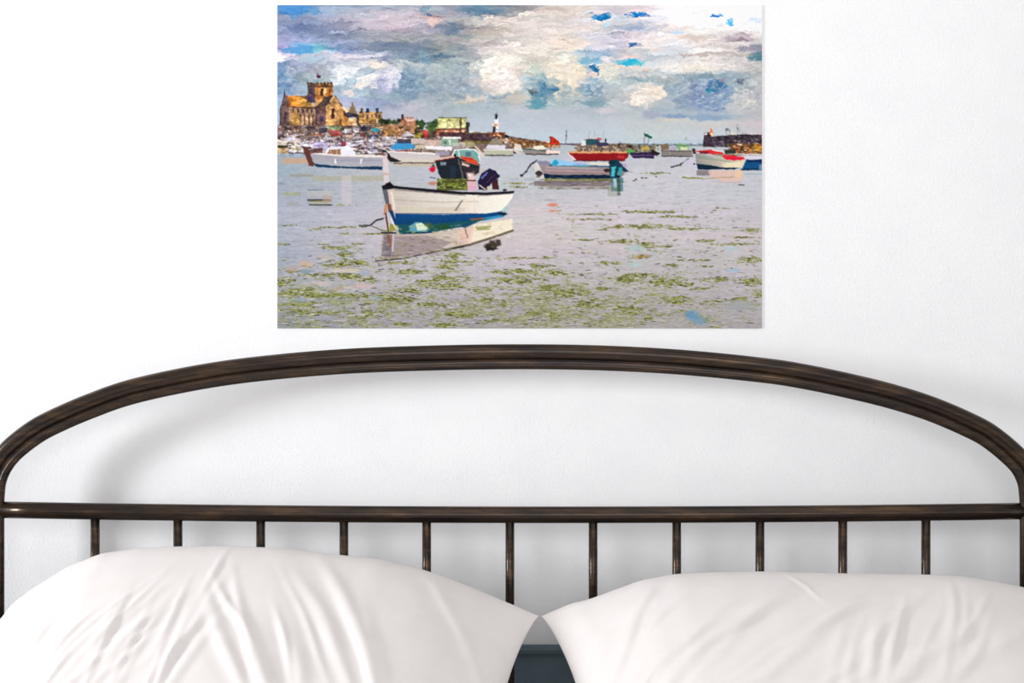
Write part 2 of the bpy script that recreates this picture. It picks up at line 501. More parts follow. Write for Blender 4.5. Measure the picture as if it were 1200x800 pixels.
def paint_harbour():
    P = Painter(); R = P.r
    # ---------- sky
    sky = [
     (6,[(325,88,138,196),(355,92,148,200),(378,140,162,188),(405,145,162,185),(440,160,172,190),(480,172,176,188),(500,165,172,182),(530,150,150,165),(560,100,132,155),(590,126,136,148),(620,168,162,162),(650,208,196,190),(680,216,206,198),(710,208,202,204),(750,212,202,208),(775,235,228,230),(800,255,252,252),(893,255,253,253)]),
     (14,[(325,92,142,196),(352,86,146,200),(378,150,170,200),(405,172,180,200),(440,182,178,190),(480,190,186,196),(505,160,172,182),(530,150,150,165),(560,112,138,158),(595,150,152,156),(620,192,184,178),(650,215,202,196),(680,218,208,198),(710,205,205,215),(750,205,200,210),(790,248,244,246),(893,252,250,252)]),
     (21,[(325,138,150,180),(352,130,148,182),(380,160,166,188),(410,182,178,194),(450,206,194,204),(480,200,192,204),(508,190,168,168),(530,165,168,175),(560,200,196,190),(590,215,205,198),(620,220,212,205),(650,218,212,205),(680,225,218,220),(715,200,215,225),(745,205,208,216),(780,242,238,245),(830,250,246,246),(893,238,243,250)]),
     (32,[(325,140,150,185),(350,112,128,164),(375,132,142,172),(400,148,152,176),(440,188,178,192),(470,192,178,188),(500,172,168,182),(530,122,138,158),(556,165,160,160),(590,206,198,190),(620,226,216,210),(660,220,212,205),(690,228,216,212),(720,190,195,200),(750,178,188,204),(780,238,226,226),(830,252,249,243),(893,250,248,250)]),
     (44,[(325,165,168,205),(350,150,165,205),(380,134,148,178),(410,140,150,172),(440,162,165,175),(470,162,162,172),(500,155,156,162),(530,152,152,155),(560,180,174,170),(590,206,200,195),(620,222,216,210),(660,236,222,210),(690,222,220,228),(720,215,208,222),(750,225,215,220),(780,236,228,225),(810,225,215,206),(860,205,196,198),(893,226,220,218)]),
     (56,[(325,172,160,205),(345,116,168,214),(370,126,178,200),(400,136,150,186),(430,136,146,168),(460,118,130,152),(490,112,130,152),(515,158,162,158),(540,142,152,162),(562,210,200,202),(600,228,220,212),(640,228,222,212),(670,236,222,205),(700,215,215,225),(730,200,200,214),(760,236,226,220),(790,225,225,235),(820,235,230,225),(860,222,212,208),(880,175,172,178),(893,140,150,158)]),
     (66,[(325,205,198,222),(345,178,190,215),(370,170,192,210),(400,205,202,216),(430,178,182,200),(455,138,148,172),(480,124,148,162),(510,112,134,150),(530,152,162,164),(556,168,172,176),(575,228,222,214),(610,214,208,198),(640,202,198,188),(670,202,208,204),(700,150,180,204),(730,222,214,214),(760,200,208,215),(790,215,215,220),(830,236,226,220),(870,208,204,204),(893,118,144,152)]),
     (78,[(325,128,150,186),(350,155,162,188),(375,168,172,182),(400,180,194,204),(425,206,206,210),(450,186,190,196),(475,202,206,206),(500,182,192,196),(520,152,170,172),(545,158,174,180),(562,238,234,224),(600,226,216,206),(630,200,206,196),(660,226,220,205),(690,188,204,210),(720,216,212,204),(750,206,215,220),(780,236,232,228),(820,240,234,226),(860,222,216,214),(893,190,190,188)]),
     (92,[(325,108,144,186),(350,150,170,180),(375,164,178,180),(395,178,192,200),(415,170,190,204),(440,205,208,212),(456,165,170,195),(472,118,142,170),(490,148,168,178),(520,152,166,176),(548,156,168,178),(564,232,222,212),(600,240,226,216),(626,165,188,198),(660,222,212,196),(682,222,214,205),(694,150,178,194),(720,190,200,200),(745,150,174,185),(780,200,205,205),(820,140,165,185),(850,145,168,182),(893,186,190,192)]),
     (106,[(325,122,152,190),(350,154,174,195),(375,165,185,200),(410,172,190,205),(430,172,190,200),(450,162,168,195),(475,122,148,170),(520,158,170,180),(550,152,168,182),(575,208,206,200),(610,214,208,200),(636,120,155,172),(670,188,194,188),(700,158,172,184),(725,195,202,205),(755,226,214,202),(780,175,185,192),(820,136,154,185),(845,118,148,184),(868,182,192,194),(893,186,185,190)]),
     (120,[(325,150,172,204),(365,168,180,204),(400,180,182,205),(430,160,172,200),(455,146,158,186),(480,172,176,188),(520,162,176,184),(545,190,188,180),(570,162,178,188),(600,186,188,184),(630,140,170,178),(660,178,190,190),(690,162,178,186),(730,190,195,198),(760,178,186,192),(790,148,168,184),(820,140,156,186),(850,146,168,188),(872,190,192,192),(893,192,188,192)]),
     (132,[(325,160,182,208),(400,186,190,205),(430,170,184,194),(455,172,178,196),(480,184,186,198),(520,168,180,186),(560,176,188,196),(600,188,194,200),(640,184,192,200),(700,176,186,194),(740,188,196,200),(790,168,182,196),(830,168,182,196),(860,176,186,194),(893,190,186,190)]),
     (145,[(325,165,185,208),(420,188,196,208),(500,184,190,204),(560,184,194,204),(640,188,196,206),(700,190,198,206),(780,196,202,202),(830,198,202,202),(893,204,194,200)]),
     (160,[(325,180,195,210),(560,190,202,212),(640,190,202,212),(700,192,204,212),(780,198,206,208),(830,196,206,214),(893,200,200,208)]),
     (172,[(325,186,200,212),(640,186,206,216),(893,186,200,214)]),
    ]
    # ---------- water
    sea = [
     (172,[(325,160,172,188),(640,172,182,192),(760,182,190,200),(893,190,196,206)]),
     (190,[(325,150,166,184),(420,172,176,190),(560,190,190,204),(640,186,188,204),(760,196,194,208),(893,200,198,214)]),
     (205,[(325,152,164,182),(420,176,178,190),(600,186,190,202),(740,200,198,208),(893,198,198,212)]),
     (225,[(325,155,162,182),(440,176,180,190),(620,192,190,202),(760,198,196,208),(893,196,196,210)]),
     (250,[(325,168,170,190),(440,186,182,198),(620,204,194,202),(760,202,194,208),(893,198,192,204)]),
     (275,[(325,164,170,188),(440,190,180,194),(620,206,194,200),(760,200,192,200),(893,200,190,200)]),
     (300,[(325,156,162,182),(440,182,176,190),(620,196,186,196),(760,190,184,192),(893,196,188,196)]),
     (330,[(325,160,160,172),(440,176,172,180),(620,186,178,190),(760,182,176,180),(893,192,182,196)]),
     (360,[(325,150,152,162),(440,168,162,176),(620,172,164,172),(760,172,164,168),(893,178,172,178)]),
     (385,[(325,140,142,150),(440,160,155,168),(620,168,160,166),(760,172,166,168),(893,172,164,172)]),
    ]
    yy, arr = P.rows(sky)
    wx = P.noise(26, 10, 5, .6) * 26; wy = P.noise(26, 12, 5, .6) * 13
    P.img = P.lookup(yy, arr, P.X + wx, np.clip(P.Y + wy * np.clip((P.Y - 4) / 10, 0, 1), 6, 172)) / 255.
    # cloud texture: stretched high up, curly further down
    st = P.noise(36, 5, 5, .62); cu = P.noise(14, 9, 5, .62); fine = P.noise(6, 3, 3, .7)
    t = np.clip((P.Y - 60) / 25, 0, 1)
    tex = st * (1 - t) + cu * t
    fade = np.clip((140 - P.Y) / 30, .15, 1)
    P.img += ((tex * .20 + fine * .07) * fade)[..., None] * np.array([1, .96, .9])
    # cloud banks: (x, y, rx, ry, colour, alpha)
    nx = P.noise(9, 7, 4, .65) * 16; ny = P.noise(9, 7, 4, .65) * 12
    for b in [
      (345,10,20,5,(72,140,204),.75),(352,24,10,7,(128,140,172),.5),(352,32,14,5,(96,116,156),.6),(372,36,22,4,(118,132,166),.5),
      (352,58,18,5,(92,160,212),.8),(372,58,8,4,(110,190,200),.55),(333,66,14,4,(216,205,228),.6),
      (400,49,22,3,(160,170,205),.5),(440,28,28,7,(206,196,206),.45),(470,24,14,5,(205,192,204),.4),(462,52,40,4,(112,126,150),.55),
      (445,44,10,3,(152,150,168),.5),(475,58,26,4,(116,132,152),.5),(470,45,14,4,(150,158,156),.4),
      (505,27,7,4,(226,196,186),.6),(498,11,6,3,(110,140,165),.6),(501,17,4,2,(100,120,155),.6),
      (330,70,7,5,(245,245,250),.9),(331,79,7,6,(110,146,188),.5),(420,66,34,2,(226,222,230),.6),
      (499,70,5,10,(120,155,176),.6),(530,35,10,4,(98,118,140),.55),(540,42,18,3,(135,165,165),.4),(560,12,26,3.5,(92,128,152),.7),
      (607,12,16,3,(136,140,146),.5),(575,37,20,5,(180,170,160),.5),(525,66,14,2,(84,112,136),.6),(530,62,12,7,(140,156,164),.35),
      (405,85,14,8,(246,248,250),.8),(395,95,7,7,(240,242,246),.7),(418,78,12,5,(225,228,232),.6),(440,77,9,4,(238,226,214),.7),(446,78,8,3,(240,230,222),.6),
      (432,94,11,5,(250,244,236),.85),(424,100,8,4,(246,234,222),.75),(411,108,7,5,(236,222,214),.75),(459,88,10,6,(238,232,236),.8),
      (466,82,8,3,(244,240,244),.8),(455,98,8,7,(225,222,236),.7),(466,95,3,8,(240,240,248),.6),(447,100,8,9,(165,170,200),.6),(430,84,9,4,(150,172,188),.5),
      (482,90,14,12,(118,146,170),.55),(475,110,18,10,(130,156,176),.5),(513,86,12,8,(182,190,194),.5),(455,112,18,6,(150,180,180),.4),
      (583,82,18,14,(250,244,232),.85),(594,70,12,7,(250,245,234),.75),(575,75,10,6,(252,250,246),.8),(587,92,13,8,(255,252,248),.8),
      (607,86,7,10,(222,208,204),.6),(598,102,15,7,(252,240,232),.8),(583,98,12,4,(240,214,214),.6),(575,104,9,5,(222,210,206),.6),
      (600,90,6,4,(238,224,216),.5),(560,92,4,12,(138,150,168),.4),(556,116,14,3,(226,208,192),.6),(606,118,12,6,(206,198,184),.5),
      (585,114,14,3,(140,158,176),.5),(655,72,20,9,(232,222,204),.6),(662,84,18,9,(244,232,212),.7),(664,92,20,7,(238,226,206),.6),
      (672,96,8,8,(250,236,212),.7),(678,84,6,10,(250,232,200),.75),(661,70,8,4,(250,250,238),.7),(655,105,5,10,(236,218,190),.5),
      (668,73,5,3,(214,205,225),.6),(637,92,4,5,(110,158,172),.5),(636,106,9,7,(80,134,162),.65),(641,102,9,4,(84,128,160),.6),(628,113,7,6,(84,136,156),.65),(630,122,9,5,(84,148,166),.7),
      (624,110,3,3,(60,60,64),.5),(645,98,9,5,(128,158,170),.5),(690,71,14,5,(120,178,206),.7),(697,80,6,4,(36,110,158),.85),(688,88,4,9,(180,190,200),.5),
      (693,88,8,4,(238,214,208),.7),(690,104,10,4,(110,160,190),.5),(699,107,5,4,(240,206,214),.7),(700,108,9,5,(70,130,160),.45),(697,120,14,5,(112,152,164),.6),
      (710,70,8,4,(244,232,236),.7),(713,86,10,8,(236,232,214),.7),(738,74,16,4.5,(54,182,214),.95),(750,76,8,3,(120,205,200),.5),
      (708,20,9,4,(10,112,176),.9),(700,20,7,3,(66,148,202),.6),(712,27,5,3,(150,214,232),.7),(745,17,9,2.6,(0,122,192),.95),(756,19,8,2,(70,120,180),.6),
      (839,18.5,6,2.6,(20,140,206),.95),(861,27,4,3.2,(80,180,226),.8),(885,25,7,4,(196,210,236),.7),(793,39,8,4,(188,212,240),.7),
      (740,53,5,4,(60,112,166),.8),(746,54,8,3,(120,140,176),.5),(742,34,16,3,(150,164,196),.5),(720,26,12,4,(228,220,226),.5),
      (730,10,22,3,(205,196,204),.4),(816,45,16,3,(206,192,182),.6),(864,44,14,4,(166,150,160),.6),(872,47,9,2,(140,120,136),.5),
      (887,64,9,5,(84,128,140),.8),(880,57,16,3,(160,156,172),.6),(855,63,26,2,(184,172,166),.5),(812,64,20,1.8,(178,164,160),.5),(838,53,20,2,(190,180,176),.4),
      (825,59,12,3,(250,245,240),.6),(760,81,10,3,(244,218,200),.5),(752,88,18,4,(232,222,218),.6),(815,90,30,3,(146,164,168),.5),
      (757,113,20,11,(242,230,218),.9),(748,118,10,6,(250,240,226),.6),(770,108,10,8,(244,226,208),.6),(838,102,12,6,(52,106,148),.75),(830,107,6,4,(40,124,160),.7),
      (825,97,8,4,(186,204,220),.6),(833,120,20,11,(136,160,192),.5),(812,118,8,6,(130,146,186),.5),(846,95,7,3,(160,146,166),.5),
      (863,98,10,5,(158,182,190),.5),(870,96,4,3,(110,110,136),.6),(868,124,18,8,(206,206,204),.7),(873,116,8,6,(222,220,212),.6),(885,112,8,8,(176,180,196),.5),
      (790,104,12,7,(150,170,184),.5),(775,122,16,6,(186,192,194),.5),(763,134,8,5,(156,160,180),.5),(793,137,18,3,(126,150,188),.6),(785,141,14,2,(206,196,186),.5),
      (833,137,20,4,(132,162,192),.6),(712,130,12,4,(216,206,210),.6),(640,132,30,3,(180,190,198),.4),(545,126,12,3,(160,178,186),.4),(480,125,14,4,(196,190,198),.5),
      (815,82,22,5,(240,232,220),.5),(780,62,20,3,(215,225,235),.4),(710,52,20,4,(218,206,222),.5),(660,50,26,4,(244,226,208),.4),
    ]:
        P.blob(b[0], b[1], b[2], b[3], b[4], b[5] * .92, .5, nx, ny, .62 if b[3] > 2.5 else .25)
    def puffs(cx, cy, rx, ry, n, hi, lo, r0=1.8, r1=5.2, a=.34):
        order = sorted([(R.uniform(-1, 1), R.uniform(-1, 1)) for _ in range(n)], key=lambda q: q[1])
        for u, v in order:
            if u * u + v * v > 1: continue
            x = cx + u * rx; y = cy + v * ry; r = R.uniform(r0, r1)
            sl = P.win(x - r * 2, y - r * 2, x + r * 2, y + r * 2)
            dx = (P.X[sl] - x + nx[sl] * .12) / r; dy = (P.Y[sl] - y + ny[sl] * .12) / (r * .8)
            d = np.sqrt(dx * dx + dy * dy)
            m = np.clip((1.15 - d) / .3, 0, 1) * a
            sh = np.clip(.55 - dy * .55 - dx * .25, 0, 1)[..., None]
            P.img[sl] += ((rgb(*hi) * sh + rgb(*lo) * (1 - sh)) - P.img[sl]) * m[..., None]
    puffs(584, 83, 17, 16, 70, (255, 250, 242), (222, 208, 200))
    puffs(592, 99, 20, 8, 36, (255, 246, 238), (206, 200, 198))
    puffs(664, 84, 20, 16, 70, (250, 240, 222), (206, 200, 186))
    puffs(711, 87, 12, 13, 40, (246, 242, 226), (178, 186, 184), 1.4, 3.4)
    puffs(758, 113, 19, 10, 36, (252, 240, 226), (214, 204, 198), 2, 4.6, .45)
    puffs(405, 90, 20, 10, 44, (250, 250, 250), (170, 184, 198), 1.2, 3.4)
    puffs(432, 97, 14, 8, 34, (254, 246, 238), (176, 182, 200), 1.2, 3.2)
    puffs(460, 90, 9, 13, 34, (248, 244, 250), (170, 176, 206), 1.2, 3.2)
    puffs(484, 98, 16, 16, 40, (158, 176, 192), (112, 140, 164), 1.6, 4, .4)
    puffs(352, 92, 22, 16, 36, (176, 188, 200), (140, 156, 178), 2, 4.6, .35)
    puffs(638, 108, 12, 12, 36, (140, 176, 190), (52, 104, 136), 1.2, 3, .5)
    puffs(698, 104, 14, 12, 36, (206, 214, 218), (104, 140, 166), 1.2, 3, .5)
    puffs(836, 112, 24, 16, 70, (184, 200, 212), (88, 124, 160), 1.4, 3.6, .45)
    puffs(874, 116, 16, 12, 36, (222, 220, 212), (166, 172, 184), 1.6, 4, .45)
    puffs(800, 112, 16, 14, 36, (196, 204, 208), (130, 150, 176), 1.6, 4, .35)
    puffs(540, 95, 16, 16, 30, (186, 196, 204), (146, 162, 176), 2, 4.6, .3)
    cr = P.noise(4.5, 3.2, 3, .7)
    bank = np.clip(1 - np.abs(P.Y - 92) / 42, 0, 1)
    P.img += (cr * .13 * bank)[..., None]
    for k in range(240):                       # small wisps with bright or dark edges
        x = R.uniform(330, 890); y = R.uniform(10, 128)
        c = 1 if R.rand() < .5 else -1
        L = R.uniform(3, 12) if y < 66 else R.uniform(1.5, 6)
        s = P.win(x - L * 1.6, y - 3, x + L * 1.6, y + 3)
        d = ((P.X[s] - x) / L) ** 2 + ((P.Y[s] - y - (P.X[s] - x) * R.uniform(-.3, .3)) / R.uniform(.5, 1.2)) ** 2
        P.img[s] += (np.exp(-d) * c * R.uniform(.03, .10))[..., None] * np.array([1, .95, .88])
    # wind-torn edges, then the punchy local contrast of the print
    k = np.clip((P.Y - PY0) / 8, 0, 1) * np.clip((150 - P.Y) / 30, .15, 1)
    t1 = P.noise(16, 9, 6, .72); t2 = P.noise(16, 8, 6, .72)
    P.warp(t1 * 22 * k, t2 * 12 * k)
    P.img = P.img + (P.img - P.blur(9)) * .6
    P.img = P.img + (P.img - P.blur(3)) * .3 + .022
    P.img = np.clip(P.img, 0, 1)
    P.img += (np.clip((P.X - 680) / 160, 0, 1) * np.clip((60 - P.Y) / 50, 0, 1) * .09)[..., None]
    P.img = np.clip(P.img, 0, 1)

    # ---------- water surface
    hy = 169.5
    yy, arr = P.rows(sea)
    seac = P.lookup(yy, arr, P.X + wx * .8, np.clip(P.Y, 172, 385)) / 255.
    rip = P.noise(20, 2.4, 4, .7); rip2 = P.noise(6, 1.3, 2, .7)
    dep = np.clip((P.Y - 165) / 220, 0, 1)
    seac += ((rip * .10 + rip2 * .05) * (.6 + .5 * dep))[..., None]
    pk = P.noise(44, 9, 3, .6)
    seac += pk[..., None] * np.array([.03, .0, .03]) + np.array([.030, .034, .012])
    seac += (P.noise(9, 1.6, 3, .8) * .10 * dep)[..., None]
    mk = np.clip((P.Y - hy) * 2, 0, 1)
    P.img += (seac - P.img) * mk[..., None]
    for k in range(900):                      # dark and light ripple strokes
        y = 200 + 184 * R.rand() ** .9; x = R.uniform(325, 893)
        L = R.uniform(2, 9); w = R.uniform(.35, .8)
        c = (120, 122, 132) if R.rand() < .5 else (222, 216, 226)
        P.line([(x, y), (x + L, y + R.uniform(-.5, .5))], w, c, R.uniform(.15, .5))

    # ---------- weed on the water: listed drifts, then scattered scraps
    drifts = [(760,248,38,1.6),(795,254,26,1.4),(700,251,30,1.0),(690,257,26,1.2),(755,265,34,2.6),(722,266,16,1.5),(810,268,28,1.6),
      (882,270,14,2.2),(728,283,22,2.2),(755,286,14,1.8),(770,289,20,1.4),(860,286,30,1.2),(828,282,14,1.6),(750,301,12,2.4),(880,304,16,4.2),
      (716,308,18,1.8),(815,305,22,1.6),(790,311,12,2.2),(828,312,10,1.2),(735,326,22,5),(752,322,20,2.4),(780,330,22,6),(800,333,14,3),
      (705,338,10,2.6),(840,327,22,2.8),(820,338,18,1.6),(880,330,16,4.6),(890,345,8,4),(865,350,12,1.6),(840,353,14,1.2),
      (785,350,12,2.6),(797,354,16,3.4),(800,348,12,1.6),(735,361,18,3),(738,367,10,2.6),(759,373,6,4),(690,356,18,4),(700,351,12,2),(665,344,20,4.6),(640,337,16,4),
      (680,340,14,3),(635,312,14,3.2),(648,320,18,3),(610,302,18,1.2),(642,302,8,1.2),(600,318,30,3.4),(615,328,26,4),(590,328,22,3),(565,340,18,3),
      (530,306,24,2.2),(533,300,12,3),(525,312,18,3),(520,326,16,5),(523,336,26,3.4),(592,356,10,5),(573,352,14,2.4),(515,357,18,2.2),(535,368,24,2.4),(545,370,14,3),
      (625,368,14,3),(650,370,12,2.6),(580,376,14,2.2),(520,381,20,3),(500,357,12,3),(470,352,20,3),(440,366,20,2.6),
      (405,297,14,3.6),(410,307,26,4),(398,311,18,2.4),(385,322,34,2.6),(415,324,20,3),(432,328,14,3),(455,303,20,2),(470,308,22,2.2),
      (335,328,14,3.4),(330,333,10,3),(345,344,26,2.6),(375,346,34,2.8),(415,346,40,2.6),(455,348,24,2.6),(350,356,20,3),(345,365,22,3),(380,366,22,2.4),
      (350,340,20,2),(430,371,16,2),(472,380,16,2),(480,340,20,3),(500,330,18,3),(480,318,20,3),(396,290,26,2),(345,318,10,2),(362,312,8,2),
      (400,266,26,1),(372,268,6,1.4),(402,274,6,1.4),(418,286,10,1),(440,274,24,1),(400,240,10,.8),(335,264,8,.8),(332,286,8,1),(378,286,7,1),
      (605,215,18,1),(608,219,10,1),(770,203,18,.9),(720,213,14,.7),(650,247,8,.7),(686,281,16,1),(705,269,8,.9),(848,244,10,.7),(870,278,18,1),(745,276,4,1)]
    wn = P.noise(5, 1.8, 3, .7)
    for (x, y, rx, ry) in drifts:
        s = P.win(x - rx * 1.4, y - ry * 2 - 2, x + rx * 1.4, y + ry * 2 + 2)
        d = ((P.X[s] - x) / rx) ** 2 + ((P.Y[s] - y) / (ry * 1.1)) ** 2
        m = np.clip((1.0 - d + wn[s] * 3.6) * 1.1, 0, 1) * .86
        g = P.noise(3.2, 1.3, 2)[s]
        c = rgb(122, 124, 58) + g[..., None] * np.array([.75, .75, .55])
        P.img[s] += (c - P.img[s]) * m[..., None]
        for q in range(int(4 + rx * ry * .35)):      # ragged strands and bright wet edges
            x2 = x + rx * R.normal(0, .6); y2 = y + ry * R.normal(0, .8)
            P.line([(x2, y2), (x2 + R.uniform(1, 5), y2 + R.uniform(-.5, .5))], R.uniform(.5, 1.1), [(84, 88, 44), (150, 152, 84), (70, 70, 48), (216, 210, 206), (176, 176, 120), (110, 116, 44)][R.randint(6)], R.uniform(.4, .85))
    dens = np.clip((P.Y - 292) / 60, 0, 1) * np.clip(1.25 - (P.X - 560) / 420, .30, 1)
    bigp = P.noise(34, 8, 4, .7); sm = P.noise(7, 2.0, 3, .75)
    m = np.clip((bigp * .9 + sm * .9 + dens * .30 - .24) * 8, 0, 1) * np.clip((P.Y - 285) / 18, 0, 1) * .55
    g2 = P.noise(3, 1.4, 2)
    P.img += ((rgb(146, 150, 88) + g2[..., None] * np.array([.5, .5, .36])) - P.img) * m[..., None]
    for k in range(1500):
        y = 236 + 148 * R.rand() ** .62; x = R.uniform(326, 892)
        if y < 300 and (x < 640 and R.rand() < .9): continue
        if y > 300 and x > 700 and R.rand() < .45: continue
        L = R.uniform(1, 6) * (.6 + (y - 236) / 200)
        c = [(112, 122, 40), (140, 146, 70), (88, 92, 46), (168, 172, 110), (205, 200, 180), (222, 212, 214), (74, 72, 50)][R.randint(7)]
        P.line([(x, y), (x + L, y + R.uniform(-.7, .7))], R.uniform(.5, 1.3), c, R.uniform(.35, .85))
    for (x, y, rx, ry, c, a) in [(358,309,8,4,(214,176,140),.6),(343,315,7,4,(196,160,150),.5),(360,318,9,2,(110,146,160),.6),(380,301,10,3,(206,190,160),.5),
        (396,317,9,3,(222,206,196),.6),(412,317,10,2,(226,206,160),.6),(375,332,12,3,(214,190,190),.5),(425,335,12,3,(222,180,176),.5),(398,338,10,2,(200,160,90),.4),
        (811,369,8,6,(96,152,204),.75),(820,376,8,5,(110,160,200),.6),(745,291,9,3,(176,206,206),.7),(744,310,8,3,(180,208,212),.7),(857,291,8,3,(180,206,212),.7),
        (752,300,9,1.2,(190,130,60),.6),(866,358,18,6,(168,172,178),.7),(860,317,8,2,(160,196,226),.7),(648,240,6,2,(226,120,90),.75),(648,247,6,1.5,(226,150,130),.6),
        (340,367,9,4,(130,134,140),.5),(440,349,8,3,(160,180,200),.5),(350,352,8,3,(130,160,170),.5),(427,320,6,3,(160,176,206),.5)]:
        P.blob(x, y, rx, ry, c, a, .5, nx, ny, .2)
    # reflected streaks below the far boats
    for (x0, y0, x1, y1, c, a) in [(331,184,360,192,(214,160,110),.55),(340,204,368,207,(150,140,110),.5),(366,206,450,212,(176,172,140),.6),(400,206,412,240,(214,202,206),.5),
        (360,224,390,230,(196,190,170),.4),(360,233,388,236,(70,62,58),.8),(362,239,389,241,(60,56,50),.8),(365,236,386,238,(176,170,100),.7),(378,229,390,236,(190,160,150),.6),
        (332,225,352,229,(158,166,100),.5),(336,237,350,241,(150,160,130),.4),(360,222,380,223,(96,96,100),.6),(326,214,334,216,(130,140,160),.6)]:
        P.box(x0, y0, x1, y1, c, a)

    sea_sky = P.img.copy()
    # ---------- far shore
    P.line([(655, 169), (893, 169.5)], 1.6, (112, 122, 132), .8)
    P.line([(655, 169), (692, 168.5)], 1.8, (92, 66, 84), .9)
    # village mass
    P.poly([(325,147),(448,146),(470,150),(500,153),(546,155),(600,160),(640,166),(640,170),(520,184),(325,184)], (120,100,92), 1)
    pal = [(232,228,232),(46,40,52),(150,104,80),(190,150,110),(96,74,70),(214,200,206),(70,70,90),(170,120,96),(120,132,120),(236,214,206),(140,120,160),(30,34,44)]
    for k in range(1700):
        x = R.uniform(325, 560); y = R.uniform(146, 176)
        if y < 146 + (x - 440) * .08: continue
        if x > 500 and y < 156: continue
        w = R.uniform(.8, 3.2); h = R.uniform(.7, 2.0)
        if R.rand() < .6: P.box(x, y, x + w, y + h, pal[R.randint(len(pal))], .7)
        else: P.line([(x, y), (x + R.uniform(-2.5, 2.5), y + R.uniform(-1.6, 1.6))], R.uniform(.7, 1.4), pal[R.randint(len(pal))], .85)
    # church
    P.poly([(328,147),(328,128),(331.5,118),(333.5,108),(336,116),(340,126),(340,147)], (104,80,78))
    P.line([(333.3,106),(333.3,114)], .9, (60,50,60))
    P.box(333,132,335,144, (52,40,60)); P.line([(328,146),(329,128),(333,112)], 1.0, (64,52,56))
    P.box(338,125,370,147, (158,124,98))
    for x in (343,348.5,354,359,364): P.box(x,127,x+2.2,132, (66,50,60)); P.box(x-.5,136,x+1.6,146,(214,170,120),.8); P.box(x+2,134,x+3.6,147,(72,48,52),.8)
    P.poly([(341,147),(341,134),(346,128),(352,137),(352,147)], (176,134,70), .8)
    P.poly([(335.5,112),(360,112),(369,125.5),(339,125)], (222,134,44), 1, (204,164,96), 'x')
    P.poly([(349,112),(361,112),(369,121),(360,117)], (96,70,56), .9)
    P.line([(338,125.3),(369,126)], 1.4, (78,52,44)); P.line([(336,112),(340,125)], 1.2, (150,70,70))
    P.box(360.5,97,369.5,120, (92,68,62)); P.box(362,103,367,110,(70,58,72)); P.box(361,112,368,119,(70,54,96),.8)
    P.box(369.5,98,390,117, (192,124,54), 1, (176,112,56))
    P.box(373,103,375,111,(232,178,110),.8); P.box(376,104,378.8,112,(44,30,34)); P.box(379,102,382.5,106,(255,224,160)); P.box(379.5,106,382,112,(214,170,108)); P.box(386,103,387.2,112,(120,72,40))
    P.box(360,100.5,390,102.2,(66,48,44),.9)
    for x in (360,363.5,371,375,379,383,387): P.box(x,96.3,x+2.2,99.5,(86,62,52))
    P.box(370,96,371.2,101,(70,80,60)); P.line([(371.5,87),(371.5,97)],.7,(120,120,130),.6)
    P.poly([(371,88),(376,88.5),(376,91),(371.5,91)],(60,26,60)); P.box(371,86.5,374,88.5,(220,150,180),.7)
    P.poly([(369,118),(378,116),(378,121),(370,128)], (222,164,90))
    P.box(369,124,383,147,(112,80,76)); P.box(374,136,379,142,(56,44,78),.8); P.box(370,128,372,147,(70,60,62),.8)
    P.poly([(370,126),(380,114),(393,112),(383,126)], (84,66,60)); P.line([(380,114),(392,112.3)],1,(60,46,48))
    P.poly([(382,147),(382,125),(392,112.5),(400,122),(401.5,147)], (208,160,100), 1, (188,138,84), 'x')
    P.line([(381.5,126),(392,112.5),(400.5,124)],1.3,(240,206,150)); P.line([(393,112.5),(401,124)],1.0,(120,90,60))
    P.box(388.5,127,391.8,139,(64,38,34)); P.box(386,126,388,142,(226,170,110),.8); P.box(392.5,126,394,142,(226,170,110),.8); P.sblob(391,119,2,1.6,(156,110,70),.8)
    P.box(398,138,401,147,(120,70,44),.8)
    P.poly([(400,147),(400,126),(406,127),(409,140),(409,147)], (206,146,78)); P.poly([(401,124),(409,128),(409,134),(404,130)],(226,190,150))
    P.poly([(402,129),(412,137),(408,138),(402,134)],(60,44,52)); P.poly([(408,131),(413,120),(417,128),(420,137),(412,136)],(126,104,80)); P.line([(413,120),(413,124)],1.6,(90,70,56))
    P.poly([(406,131),(420,134),(420,138),(408,136)],(52,48,60)); P.box(408,138,418,147,(220,184,140)); P.box(410,141,413,146,(240,160,90)); P.box(418,134,422,147,(80,56,54))
    P.box(421,131,448,146,(196,152,88)); P.poly([(420,134),(424,129),(428,133),(432,130),(436,134),(441,131),(446,134),(448,138),(420,138)],(190,146,96))
    for x,c in ((422,(90,60,50)),(429,(40,44,92)),(440.5,(44,56,84))): P.box(x,127,x+3.2,132.5,c)
    for x in (425,430,435,440,444): P.box(x,134,x+1.8,138,(90,54,50)); P.box(x-.5,140,x+1.2,143,(150,90,50),.9)
    P.line([(421,144.6),(448,144.6)],.9,(110,80,60),.8); P.box(440,140,443,144,(250,226,196))
    for (x,y,rx,ry,c) in [(452,143,7,4,(44,58,38)),(462,143.5,6,3,(62,74,44)),(468,142,3,3,(50,56,40)),(492,146,6,6,(44,66,34)),(489,150,4,5,(54,60,44)),(505,148,6,5,(58,86,40)),(509,151,4,5,(66,96,44)),(548,147,2.4,4.5,(44,58,44))]:
        P.sblob(x,y,rx,ry,c)
    P.poly([(468,146),(470,140),(474,137),(484,137),(488,146)],(176,120,88)); P.box(470,134,472.6,140,(74,50,60)); P.poly([(474,138),(483,137),(486,142),(476,143)],(226,180,160))
    P.box(448,146,487,160,(176,130,94)); 
    for k in range(90):
        x=R.uniform(448,492); y=R.uniform(147,160); P.box(x,y,x+R.uniform(1,3),y+R.uniform(1,2.4),[(240,214,190),(96,60,44),(206,160,80),(60,46,50),(206,140,120)][R.randint(5)],.8)
